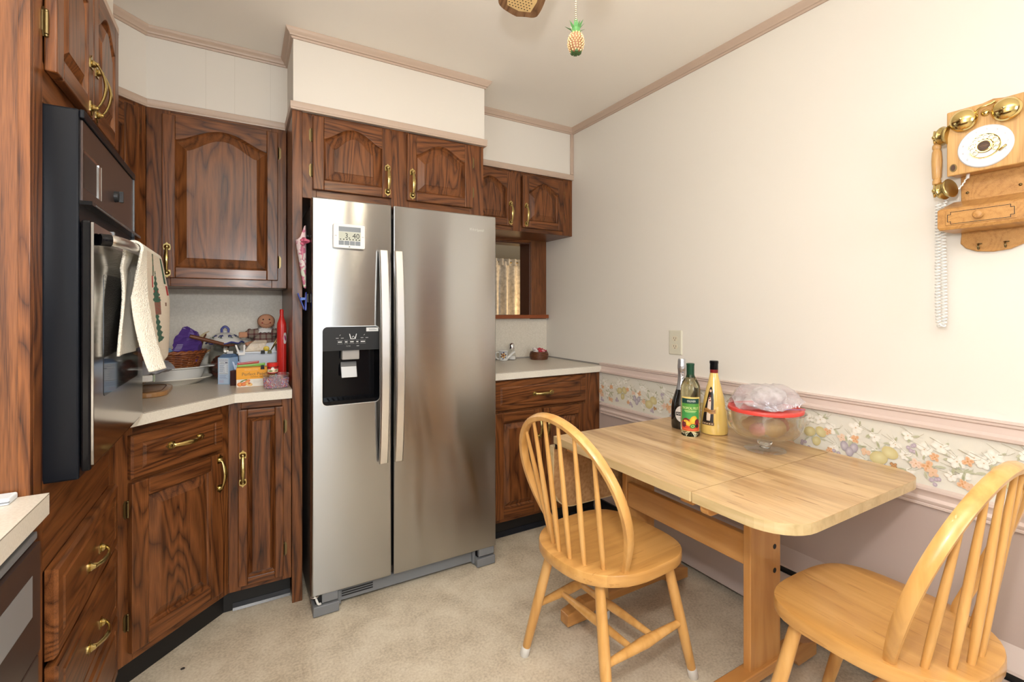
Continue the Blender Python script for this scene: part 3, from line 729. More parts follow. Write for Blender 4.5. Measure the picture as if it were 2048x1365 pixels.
t = thing('dishwasher', 'dark brown dishwasher under the lower left counter, with grey recessed handle', 'dishwasher', (-.345, .61, 0), PI / 2)
b = MB(); b.box(.0, .608, .0, .56, .105, .855); obj('body', b, black_matte, t)
b = MB(); b.box(.003, .605, -.014, 0, .11, .60); obj('lower_panel', b, brown_enamel, t, bevel=.003)
b = MB()
for q in ((.003, .10, .608, .812), (.565, .605, .608, .812), (.10, .565, .608, .69), (.10, .565, .765, .812)): b.box(q[0], q[1], -.016, 0, q[2], q[3])
obj('control_panel', b, brown_enamel, t)
b = MB(); b.loft([[(.10, -.0165, .69), (.565, -.0165, .69), (.565, -.0165, .765), (.10, -.0165, .765)], [(.104, -.012, .70), (.561, -.012, .70), (.561, -.002, .758), (.104, -.002, .758)]], True, True)
obj('handle_recess', b, plain('dull_silver_plastic', (.42, .44, .46, 1), .3, .5), t)
b = MB(); b.box(.003, .605, -.012, 0, .818, .832); obj('top_trim', b, grey_plastic, t, bevel=.002)
t = thing('white_edging_strip', 'thin white plastic strip lying on the lower left counter by the panel', 'strip', (-.66, 1.19, .8992))
b = MB(); b.box(-.26, .30, -.012, .028, 0, .012); obj('strip_body', b, plain('bluish_white_plastic', (.72, .78, .84, 1), .3), t, bevel=.003)
b = MB(); b.box(-.26, .30, -.0125, -.009, .004, .0065); obj('groove', b, grey_plastic, t)
# ------------------------------------------------------------------ refrigerator (front faces -y)
FX0, FX1, FY = .247, 1.088, 2.037
t = thing('refrigerator', 'stainless side-by-side refrigerator with black ice dispenser and two long handles', 'refrigerator', (0, 0, 0))
b = MB(); b.box(.250, 1.085, FY + .066, 2.75, .022, 1.685); obj('cabinet_body', b, fridge_side, t, bevel=.004)
b = MB(); b.box(.258, 1.077, FY + .056, FY + .066, .10, 1.66); obj('door_gasket', b, black_matte, t)
b = MB()
for x in (.275, 1.04): b.box(x - .02, x + .035, FY + .03, FY + .16, 1.686, 1.702)
obj('hinge_cover', b, dark_grey, t, bevel=.004)
def door_outline(x0, x1, z0, z1, hole=None):
    """steel door: flat front with small rounded edges; optional rounded hole"""
    b = MB(); y0, y1 = FY, FY + .055
    if not hole:
        b.loft([[(x, y, z) for x, z in rrect(x0 + i, x1 - i, z0 + i, z1 - i, .004, 2)] for y, i in ((y1, 0), (y0 + .006, 0), (y0 + .002, .0015), (y0, .005))])
        return b
    hx0, hx1, hz0, hz1 = hole; n = 6
    H = rrect(hx0, hx1, hz0, hz1, .022, n)
    outer = rrect(x0 + .005, x1 - .005, z0 + .005, z1 - .005, .004, n)
    vo = [b.v((x, y0, z)) for x, z in outer]; vi = [b.v((x, y0, z)) for x, z in H]; m = len(vo)
    for i in range(m): b.f([vo[i], vo[(i + 1) % m], vi[(i + 1) % m], vi[i]])
    prev = vo
    for y, i_ in ((y0 + .002, .0015), (y0 + .006, 0), (y1, 0)):
        cur = [b.v((x, y, z)) for x, z in rrect(x0 + i_, x1 - i_, z0 + i_, z1 - i_, .004, n)]
        for i in range(m): b.f([prev[i], prev[(i + 1) % m], cur[(i + 1) % m], cur[i]])
        prev = cur
    prevh = vi
    for y in (y0 + .012, y1):
        cur = [b.v((x, y, z)) for x, z in H]
        for i in range(m): b.f([prevh[i], prevh[(i + 1) % m], cur[(i + 1) % m], cur[i]])
        prevh = cur
    for i in range(m): b.f([prev[i], prev[(i + 1) % m], prevh[(i + 1) % m], prevh[i]])
    return b
HOLE = (.284, .521, .854, 1.182)
ld = obj('freezer_door', door_outline(FX0, .570, .086, 1.708, HOLE), steel, t)
rd = obj('fresh_food_door', door_outline(.579, FX1, .086, 1.708), steel, t)
# dispenser set into the left door
hx0, hx1, hz0, hz1 = HOLE
b = MB(); H1 = rrect(hx0, hx1, hz0, hz1, .022, 6); H2 = rrect(hx0 + .0025, hx1 - .0025, hz0 + .0025, hz1 - .0025, .02, 6)
b.loft([[(x, FY + .01, z) for x, z in H1], [(x, FY - .002, z) for x, z in H1], [(x, FY - .002, z) for x, z in H2], [(x, FY + .01, z) for x, z in H2]], True, False)
obj('dispenser_bezel', b, steel_h, ld)
b = MB(); zc = 1.080
b.prism([(hx0 + .002, zc)] + [(hx1 - .002, zc)] + [(x, z) for x, z in rrect(hx0 + .002, hx1 - .002, hz0, hz1 - .002, .021, 6) if z > zc + .02], FY + .001, FY + .05, axis=1)
obj('control_panel', b, dark_grey, ld)
b = MB(); x0, x1, z0 = hx0 + .002, hx1 - .002, hz0 + .002      # the recess: back wall, sides, sloping drip tray
yb = FY + .052
b.fan([(x0 + .012, yb, z0), (x1 - .012, yb, z0), (x1 - .012, yb, zc), (x0 + .012, yb, zc)]); b.fan([(x0, FY + .002, z0), (x0 + .012, yb, z0), (x0 + .012, yb, zc), (x0, FY + .002, zc)])
b.fan([(x1, FY + .002, z0), (x1, FY + .002, zc), (x1 - .012, yb, zc), (x1 - .012, yb, z0)]); b.fan([(x0, FY + .002, zc), (x0 + .012, yb, zc), (x1 - .012, yb, zc), (x1, FY + .002, zc)])
obj('dispenser_recess', b, black_gloss, ld)
b = MB(); b.loft([[(x, y, z0 + h) for x, y in ((x0, FY + .002), (x1, FY + .002), (x1 - .012, yb), (x0 + .012, yb))] for h in (0, .016)])
for i in range(9): b.box(x0 + .03 + i * .02, x0 + .034 + i * .02, FY + .012, FY + .046, z0 + .016, z0 + .02)
obj('drip_tray', b, black_gloss, ld)
b = MB(); b.box(.366, .436, FY + .012, FY + .048, 1.040, 1.082); obj('ice_chute', b, plain('grey_chute', (.33, .31, .29, 1), .35), ld, bevel=.003)
b = MB(); b.loft([[(.366, FY + .044, 1.028), (.430, FY + .044, 1.028), (.430, FY + .05, 1.028), (.366, FY + .05, 1.028)], [(.362, FY + .020, 1.010), (.426, FY + .020, 1.010), (.426, FY + .032, 1.012), (.362, FY + .032, 1.012)],
                  [(.363, FY + .008, .965), (.427, FY + .008, .965), (.427, FY + .014, .965), (.363, FY + .014, .965)]])
obj('paddle', b, plain('silver_paddle', (.40, .405, .41, 1), .35, .6), ld, bevel=.003)
pr = Print(lambda u, v, z: (hx0 + u, FY + .0006 - z, v))
W_ = (.75, .75, .75, 1); G_ = (.32, .32, .32, 1)
for p in (((.108, 1.149), (.111, 1.149), (.116, 1.128), (.113, 1.128)), ((.136, 1.149), (.139, 1.149), (.134, 1.128), (.131, 1.128)), ((.113, 1.1275), (.134, 1.1275), (.134, 1.1295), (.113, 1.1295))): pr.poly(p, W_)
for u, v in ((.119, 1.134), (.123, 1.137), (.128, 1.133)): pr.rect(u, u + .003, v, v + .003, W_)
for u in (.055, .075, .155, .175): pr.rect(u, u + .011, 1.1305, 1.133, G_)
for u in (.068, .166): pr.poly([(u, 1.142), (u + .006, 1.148), (u + .005, 1.143)], G_)
for u, w in ((.06, .022), (.088, .016), (.109, .02), (.134, .014), (.152, .024)):
    pr.rect(u, u + w, 1.108, 1.1088, G_); pr.rect(u, u + w, 1.122, 1.1228, G_); pr.rect(u + .003, u + w - .003, 1.114, 1.1175, W_)
pr.text('FILTER', .105, 1.098, G_, width=.017); pr.rect(.138, .148, 1.0965, 1.0995, G_)
pr.done('control_print', ld)
pr = Print(lambda u, v, z: (u, FY + .0002 - z, v)); pr.rect(.462, .513, 1.158, 1.174, S(215, 215, 214)); pr.rect(.473, .505, 1.163, 1.1655, S(120, 125, 130)); pr.rect(.473, .498, 1.168, 1.1695, S(150, 150, 152)); pr.done('energy_sticker', ld)
def bar(x, sgn):
    b = MB(); N = 14; rings = []
    for i in range(N + 1):
        u = -1 + 2 * i / N; z = 1.048 + u * .458; out = .028 + .034 * math.cos(u * PI / 2) ** .8 if abs(u) < 1 else .028; w = .0192
        y = FY - out
        rings.append([(x - w, y + .004, z), (x - w + .005, y, z), (x + w - .005, y, z), (x + w, y + .004, z), (x + w - .002, y + .016, z), (x - w + .002, y + .016, z)])
    b.loft(rings); return b
for door_, x in ((ld, .529), (rd, .595)):
    h = obj('handle', bar(x, 1), steel_h, door_, bevel=.002)
    b = MB()
    for z in (.612, 1.484): b.box(x - .010, x + .010, FY - .02, FY + .0005, z - .018, z + .018)
    obj('handle_mount', b, grey_plastic, door_, bevel=.003)
b = MB(); put_text(b, 'Whirlpool', lambda u, v: (.981 + u, FY - .0008, 1.633 + v), width=.078); obj('brand_lettering', b, plain('silver_lettering', (.80, .80, .80, 1), .2, 1.0), rd)
b = MB(); b.box(.36, .985, FY + .045, FY + .062, .016, .066); b.box(.352, .364, FY + .03, FY + .06, .012, .07); b.box(.975, .99, FY + .03, FY + .06, .012, .07); obj('base_grille', b, grey_plastic, t, bevel=.002)
b = MB()
for i in range(3): b.box(.37, .50, FY + .0438, FY + .05, .032 + i * .010, .037 + i * .010)
obj('grille_slot', b, black_matte, t)
for x0, x1 in ((.252, .352), (.985, 1.083)):
    b = MB(); b.box(x0, x1, FY - .002, FY + .07, .004, .044); obj('foot_cover', b, grey_plastic, t, bevel=.003)
    b = MB(); b.box(x0 + (.034 if x0 < .5 else .012), x1 - .004, FY + .004, FY + .06, .051, .0865); obj('hinge_bracket', b, grey_plastic, t, bevel=.002)
    b = MB(); b.box(x0 + .01, x1 - .01, FY + .02, FY + .065, .04, .086); obj('hinge_void', b, black_matte, t)
    b = MB(); b.lathe([(.016, 0), (.016, .006)], 12, ((x0 + x1) / 2, FY + .05, 0)); b.box(x0 + .02, x1 - .02, 2.6, 2.66, 0, .023); obj('leveling_foot', b, black_matte, t)
b = MB(); b.tube(catmull([(.262, FY + .03, .080), (.266, FY + .012, .066), (.272, FY + .006, .052), (.282, FY + .01, .048)]), .0045, 8); obj('water_line', b, pure_white, t, smooth=True)
b = MB(); b.tube([(.26 + .014 * math.cos(a), FY + .014 + .012 * math.sin(a), .082) for a in [i * PI / 6 for i in range(12)]], .0025, 6, closed=True); obj('hinge_washer', b, steel_h, t, smooth=True)

# digital thermometer stuck to the left door
t = thing('digital_thermometer', 'white digital weather thermometer with grey display stuck on refrigerator door', 'thermometer', (.390, FY - .001, 1.5555))
b = MB(); b.loft([[(x, y, z) for x, z in rrect(-.0635 + i, .0635 - i, -.0505 + i, .0505 - i, .006, 3)] for y, i in ((0, 0), (-.012, 0), (-.0145, .002))]); obj('case', b, white_plastic, t)
b = MB(); b.box(-.0425, .0455, -.0152, -.0145, .0185, .0385); obj('top_tabs', b, lcd_grey, t)
b = MB(); b.box(-.0425, .0455, -.0152, -.0145, -.0185, .0175); obj('screen', b, lcd, t)
for i in range(4): b = MB(); b.box(-.0425 + i * .022, -.0425 + i * .022 + .0205, -.0154, -.0145, -.0375, -.0195); obj('key', b, lcd_grey, t, bevel=.0005)
b = MB(); F = lambda u, v: (u, -.0154, v)
put_text(b, '3', lambda u, v: F(u - .012, v + .002), height=.020); put_text(b, '40', lambda u, v: F(u + .026, v + .002), height=.021)
for u in range(7): b.fan([F(-.038 + u * .0125, -.016), F(-.033 + u * .0125, -.016), F(-.033 + u * .0125, -.012 + (u % 3) * .001), F(-.038 + u * .0125, -.012)])
b.fan([F(-.003, -.010), F(.001, -.010), F(.001, -.005), F(-.003, -.005)])
obj('digits', b, ink, t)
b = MB()
for s in (-1, 1): b.box(s * .054 - .004, s * .054 + .004, -.0150, -.0144, -.001, .0005)
b.box(-.003, .003, -.0150, -.0144, -.046, -.042); obj('case_marks', b, grey_plastic, t)

# fabric cone and blue clip hanging on the side of the refrigerator
SX = .2455
t = thing('fabric_cone_magnet', 'floral fabric cone with pink ribbon bow hanging on the refrigerator side', 'ornament', (SX, 2.135, 1.302)); t.scale = (.85, .85, .85)
pr = MB(); rings = []; N = 14
cone = [(0, .0035, -.004), (.004, .006, -.002), (.04, .011, -.004), (.10, .017, -.007), (.16, .023, -.008), (.205, .028, -.009), (.235, .031, -.012)]
for z, r, dy in cone: rings.append([(-.012 - r * .78 + r * .78 * math.cos(2 * PI * i / N), dy + r * math.sin(2 * PI * i / N), z + .045) for i in range(N)])
back = []
vr = [[pr.v(p) for p in r_] for r_ in rings]
for a, c in zip(vr, vr[1:]):
    for i in range(N): pr.f([a[i], a[(i + 1) % N], c[(i + 1) % N], c[i]])
# tall pointed back lip
lip = [pr.v((-.012 - .031 * .78 + .031 * .78 * math.cos(2 * PI * i / N), -.012 + .031 * math.sin(2 * PI * i / N) * (1 - .5 * max(0, math.cos(2 * PI * i / N + .6)) ** 2), .28 + .075 * max(0, math.cos(2 * PI * i / N + .6)) ** 2)) for i in range(N)]
for i in range(N): pr.f([vr[-1][i], vr[-1][(i + 1) % N], lip[(i + 1) % N], lip[i]])
def cone_mat():
    k = NT('floral_fabric'); tc = k.n('ShaderNodeTexCoord'); sp = k.n('ShaderNodeSeparateXYZ'); k.l(tc.outputs['Object'], sp.inputs[0])
    base = k.ramp(sp.outputs[2], [(.05, S(214, 214, 190)), (.13, S(200, 208, 190)), (.16, S(226, 214, 210)), (.34, S(222, 190, 192))])
    n = k.noise(tc.outputs['Object'], 42.0, 2); blot = k.ramp(n, [(.52, (0, 0, 0, 1)), (.58, (1, 1, 1, 1))])
    mx = k.n('ShaderNodeMix', data_type='RGBA'); k.l(blot, mx.inputs[0]); k.l(base, mx.inputs[6]); mx.inputs[7].default_value = S(196, 110, 138); k.l(mx.outputs[2], k.b.inputs['Base Color'])
    k.b.inputs['Roughness'].default_value = .8; return k.m
obj('cone', pr, cone_mat(), t, smooth=True, solid=.002)
b = MB(); pink = plain('pink_ribbon', S(214, 130, 150), .6); by = -.035
for a in (.5, 2.6, 1.5, 3.6):
    c, s_ = math.cos(a), math.sin(a); b.tube(catmull([(-.02, by, .265), (-.028, by - .018 * abs(c) - .006, .265 + .022 * s_), (-.02 + .02 * c, by - .026, .265 + .012 * s_), (-.02, by, .265)]), .0035, 6, flat=2.0)
obj('bow', b, plain('rose_ribbon', S(190, 92, 118), .6), t, smooth=True)
b = MB(); b.tube(catmull([(-.024, by - .004, .262), (-.030, by - .02, .24), (-.032, by - .03, .21), (-.035, by - .034, .18)]), .0022, 6, flat=2.6); obj('ribbon_tail', b, pink, t, smooth=True)
b = MB(); b.sphere((-.004, -.02, .30), .008, 10, 8); obj('magnet', b, black_matte, t, smooth=True)
t = thing('blue_magnetic_clip', 'translucent blue magnetic clip on the refrigerator side below the cone', 'clip', (SX, 2.135, 1.295))
blue_pl = plain('blue_clear_plastic', (.01, .03, .30, 1), .12)
b = MB(); b.prism([(-.008, .03), (-.012, .028), (-.016, -.045), (-.011, -.05), (-.008, -.04)], -.016, .016, axis=1); obj('jaw', b, blue_pl, t, bevel=.002)
b = MB(); b.prism([(-.04, .026), (-.044, .022), (-.02, -.042), (-.016, -.046), (-.016, -.038)], -.015, .015, axis=1); obj('lever', b, blue_pl, t, bevel=.002)
b = MB(); b.tube([(-.026, -.017, .0), (-.026, .017, .0)], .006, 10); b.box(-.03, -.01, -.012, .012, -.004, .006); obj('spring', b, plain('blue_spring', (.02, .10, .45, 1), .3), t, smooth='auto')
b = MB(); b.box(-.008, -.0005, -.014, .014, -.014, .022); obj('magnet', b, black_matte, t, bevel=.001)

# ------------------------------------------------------------------ wall oven (local x = room +Y, -y = into the room)
t = thing('wall_oven', 'built-in black wall oven with stainless door and bar handle on the left', 'oven', (-.345, 1.24, 0), PI / 2)
b = MB(); b.box(.050, .600, -.054, .55, .897, 1.668); b2 = b
obj('oven_case', b, black_enamel, t, bevel=.004)
b = MB()   # brown control panel with a clock window cut in it
PX0, PX1, PZ0, PZ1 = .062, .590, 1.478, 1.648; cx0, cx1, cz0, cz1 = .068, .214, 1.508, 1.588
for q in ((PX0, cx0, PZ0, PZ1), (cx1, PX1, PZ0, PZ1), (cx0, cx1, PZ0, cz0), (cx0, cx1, cz1, PZ1)): b.box(q[0], q[1], -.0575, -.054, q[2], q[3])
obj('control_panel', b, brown_enamel, t)
b = MB(); b.loft([[(cx0, -.0578, cz0), (cx1, -.0578, cz0), (cx1, -.0578, cz1), (cx0, -.0578, cz1)], [(cx0 + .004, -.0545, cz0 + .004), (cx1 - .004, -.0545, cz0 + .004), (cx1 - .004, -.0545, cz1 - .004), (cx0 + .004, -.0545, cz1 - .004)]], True, False)
b.box(cx1 - .022, cx1 - .001, -.0572, -.054, cz0, cz1); obj('clock_trim', b, chrome, t)
b = MB(); b.box(cx0 + .003, cx1 - .003, -.0552, -.0542, cz0 + .003, cz1 - .003); obj('clock_glass', b, plain('dark_clock_glass', (.012, .010, .009, 1), .08), t)
b = MB(); b.box(.052, .598, -.062, -.054, 1.650, 1.668); obj('top_trim', b, black_enamel, t, bevel=.002)
b = MB(); b.box(.592, .600, -.060, -.054, 1.44, 1.65); obj('side_trim', b, plain('grey_enamel_edge', (.16, .18, .2, 1), .3), t)
b = MB(); b.M = Matrix.Translation((.350, -.0575, 1.548)) @ Matrix.Rotation(PI / 2, 4, 'X'); b.lathe([(.015, 0), (.014, .008), (.011, .010)], 16); b.box(-.003, .003, -.014, .014, .009, .018); obj('selector_knob', b, dark_grey, t, smooth='auto')
b = MB(); b.box(.056, .596, -.050, -.0535, 1.438, 1.476); b.box(.052, .598, -.075, -.054, 1.470, 1.478); obj('vent_slot', b, black_gloss, t)
b = MB(); b.box(.08, .59, -.0756, -.0745, 1.4725, 1.4745); obj('vent_highlight', b, grey_plastic, t)
dr = sub('oven_door', t)
b = MB(); b.box(.052, .603, -.072, -.056, .912, 1.438); obj('door_body', b, black_gloss, dr, bevel=.004)
b = MB(); b.box(.051, .611, -.0775, -.072, .924, 1.434); obj('steel_front', b, plain('oven_stainless', (.42, .41, .40, 1), .13, 1.0), dr, bevel=.001)
b = MB(); b.loft([[(x, -.0782, z) for x, z in rrect(.13, .53, 1.055, 1.33, .01, 3)], [(x, -.0774, z) for x, z in rrect(.13, .53, 1.055, 1.33, .01, 3)]]); obj('door_window', b, plain('oven_window_glass', (.012, .011, .011, 1), .05), dr)
hb = catmull([(.085, -.080, 1.402), (.105, -.104, 1.402), (.20, -.115, 1.402), (.33, -.118, 1.402), (.46, -.115, 1.402), (.555, -.104, 1.402), (.575, -.080, 1.402)], 6)
b = MB(); b.tube(hb[3:-3], .0125, 14); obj('handle', b, steel_h, dr, smooth='auto')
for q_ in (hb[:5], hb[-5:]): b = MB(); b.tube(q_, .0132, 14); obj('handle_end', b, black_gloss, dr, smooth='auto')
b = MB(); b.box(.22, .232, -.0795, -.072, 1.430, 1.438); obj('door_latch', b, grey_plastic, dr)

# kitchen towel over the oven handle, printed terry cloth
t = thing('kitchen_towel', 'cream terry kitchen towel with holly print draped over oven handle', 'towel', (0, 0, 0))
def towel():
    bm = bmesh.new(); cl = bm.loops.layers.float_color.new('print'); NU, NV = 110, 230
    HX, HZ = -.345 + .1165, 1.402
    Y0, Y1 = 1.462, 1.775
    Lf, Lb, r = .287, .262, .0165
    G = []
    for j in range(NV + 1):
        q = j / NV; row = []
        for i in range(NU + 1):
            u = i / NU; y = Y0 + (Y1 - Y0) * u
            s = -Lb + q * (Lf + Lb + PI * r)        # arc length along the cloth, 0..pi r over the bar
            near = (1 - u)
            if s < 0:
                d = -s; x = HX - r - .014 * min(1, d / .05) + .006 * math.sin(u * 9 + d * 14) ; z = HZ - d
                x = max(x, -.2645); y2 = y - .035 * near * (d / .27) ** 1.3 + .01 * math.sin(d * 20)
                x += .012 * near * (d / .27)
            elif s > PI * r:
                d = s - PI * r; z = HZ - d; g = min(1, d / .12)
                x = HX + r + .003 * math.sin(u * 8 + 1.0) * g - .012 * (1 - u) * g + .014 * u * g + .004 * math.sin(PI * min(1, d / .3))
                y2 = y; cw_ = .15
                if u < cw_:                            # the near edge curls in towards the door and shows its back
                    k = 1 - u / cw_; x -= (.016 + .020 * d / .3) * k * g; y2 = Y0 + (Y1 - Y0) * (cw_ - .02 - .20 * (1 - k) * 0 - .12 * math.sin(k * PI / 2) * 1) 
                    y2 = Y0 + (Y1 - Y0) * cw_ * (1 - .75 * math.sin(k * PI / 2) * g - k * (1 - g))
                sw = (1 - u) ** 1.2 * (d / .287) ** 2.6
                x += .058 * sw; z -= .02 * sw; y2 -= .02 * sw
            else:
                a = s / r; x = HX - r * math.cos(a); z = HZ + r * math.sin(a); y2 = y
                if u > .05: z -= .006 * math.sin(u * PI) * 0
            row.append(bm.verts.new((x, y2, z)))
        G.append(row)
    white, cream = S(232, 226, 212), S(226, 214, 196)
    def colour(u, s):
        d = s - PI * r
        if d < .0: return white
        c = cream if u > .15 else white
        if u <= .15: return c
        def tri(uc, d0, d1, w):
            k = (d - d0) / (d1 - d0)
            return 0 <= k <= 1 and abs(u - uc) < w * (k * .9 + .1) * (1 + .35 * math.sin(d * 420))
        g1, g2, rd_, br = S(52, 92, 74), S(70, 110, 88), S(176, 48, 48), S(128, 96, 80)
        if abs(u - .42 - .02 * math.sin(d * 40)) < .03 and d < .06: return g2 if rnd.random() < .7 else br
        if abs(u - .40) < .028 and .06 < d < .09: return rd_
        if abs(u - .88) < .05 and d < .075: return g1
        if abs(u - .92) < .05 and .08 < d < .11: return rd_
        if tri(.52, .045, .13, .11): return g1
        if abs(u - .52) < .08 and .095 < d < .115: return rd_
        if abs(u - .54) < .10 and .115 < d < .165: return br if rnd.random() < .7 else S(150, 70, 64)
        if tri(.49, .14, .235, .15): return g1
        if abs(u - .52) < .06 and .205 < d < .222: return rd_
        if abs(u - .80) < .03 and .13 < d < .14: return br
        return c
    for j in range(NV):
        for i in range(NU):
            f = bm.faces.new((G[j][i], G[j][i + 1], G[j + 1][i + 1], G[j + 1][i])); f.smooth = True
            u = (i + .5) / NU; s = -Lb + (j + .5) / NV * (Lf + Lb + PI * r); c = colour(u, s)
            for L in f.loops: L[cl] = c
    return bm
tw = towel(); me = bpy.data.meshes.new('cloth'); tw.to_mesh(me); tw.free(); me.materials.append(vcol_mat('terry_cloth', .95, (300, .9, .006)))
o = bpy.data.objects.new('cloth', me); COL.objects.link(o); o.parent = t
md = o.modifiers.new('thickness', 'SOLIDIFY'); md.thickness = .006; md.offset = 0

# ------------------------------------------------------------------ drop-leaf table
t = thing('drop_leaf_table', 'butcher-block trestle table, one leaf raised and one hanging, by the right wall', 'table', (0, 0, 0))
TZ = .745; TX0, TX1 = 1.079, 1.812
def slab_top(name, pts, z0, z1, par):
    b = MB(); b.prism(pts, z0, z1 - .0012); o = obj(name, b, butcher_edge, par)
    b = MB(); b.prism([(p[0], p[1]) for p in pts], z1 - .0012, z1); obj('laminate', b, butcher, o); return o
slab_top('tabletop', rrect(TX0, TX1, .8755, 1.535, .004, 2), TZ - .028, TZ, t)
slab_top('raised_leaf', rrect(TX0, TX1, .602, .8725, .1, 8, rs=(.09, .003, .003, .11)), TZ - .028, TZ, t)
b = MB(); b.prism(rrect(TX0 + .004, TX1 - .004, .442, .702, .1, 8, rs=(.1, .004, .004, .1)), 1.541, 1.564, axis=1); lf = obj('hanging_leaf', b, butcher_edge, t)
b = MB(); b.prism(rrect(TX0 + .008, TX1 - .008, .446, .698, .1, 8, rs=(.096, .004, .004, .096)), 1.5402, 1.541, axis=1); obj('leaf_underside', b, particle, lf)
for x in (1.105, 1.72):
    b = MB(); b.tube([(x - .014, 1.539, .712), (x + .014, 1.539, .712)], .004, 8); b.box(x - .013, x + .013, 1.537, 1.541, .690, .71); obj('hinge', b, plain('dark_steel_hinge', (.05, .04, .035, 1), .4, .8), t)
for y in (.918, 1.478):
    b = MB(); b.box(1.418, 1.585, y, y + .026, .078, TZ - .028); ps = obj('post', b, trestle_z, t, bevel=.003)
    foot = [(1.10, .012), (1.22, .012), (1.235, .034), (1.28, .048), (1.62, .048), (1.66, .034), (1.675, .012), (1.79, .012), (1.79, .056), (1.70, .082), (1.19, .082), (1.10, .056)]
    b = MB(); b.prism(foot, y - .012, y + .038, axis=1); ft = obj('foot', b, trestle_x, t, bevel=.003)
    for x in (1.15, 1.735): b = MB(); b.lathe([(.011, 0), (.012, .004), (.006, .012)], 12, (x, y + .013, 0)); obj('glide', b, chrome, ft, smooth=True)
    b = MB(); b.box(1.13, 1.77, y - .010, y + .036, TZ - .062, TZ - .028); obj('cleat', b, trestle_x, t, bevel=.003)
    for z in (.375, .455) if y < 1 else (): b = MB(); b.M = Matrix.Translation((1.55, y - .0006, z)) @ Matrix.Rotation(PI / 2, 4, 'X'); b.lathe([(.0085, -.004), (.0085, .0006)], 14); obj('bolt_hole', b, black_matte, ps)
b = MB(); b.box(1.424, 1.449, .944, 1.478, .415, .515); obj('stretcher', b, trestle_y, t, bevel=.003)
b = MB(); b.prism(rrect(1.095, 1.74, .686, .717, .018, 4, rs=(.003, .003, .003, .018)), .832, .858, axis=1); obj('leaf_support', b, trestle_x, t, bevel=.002)

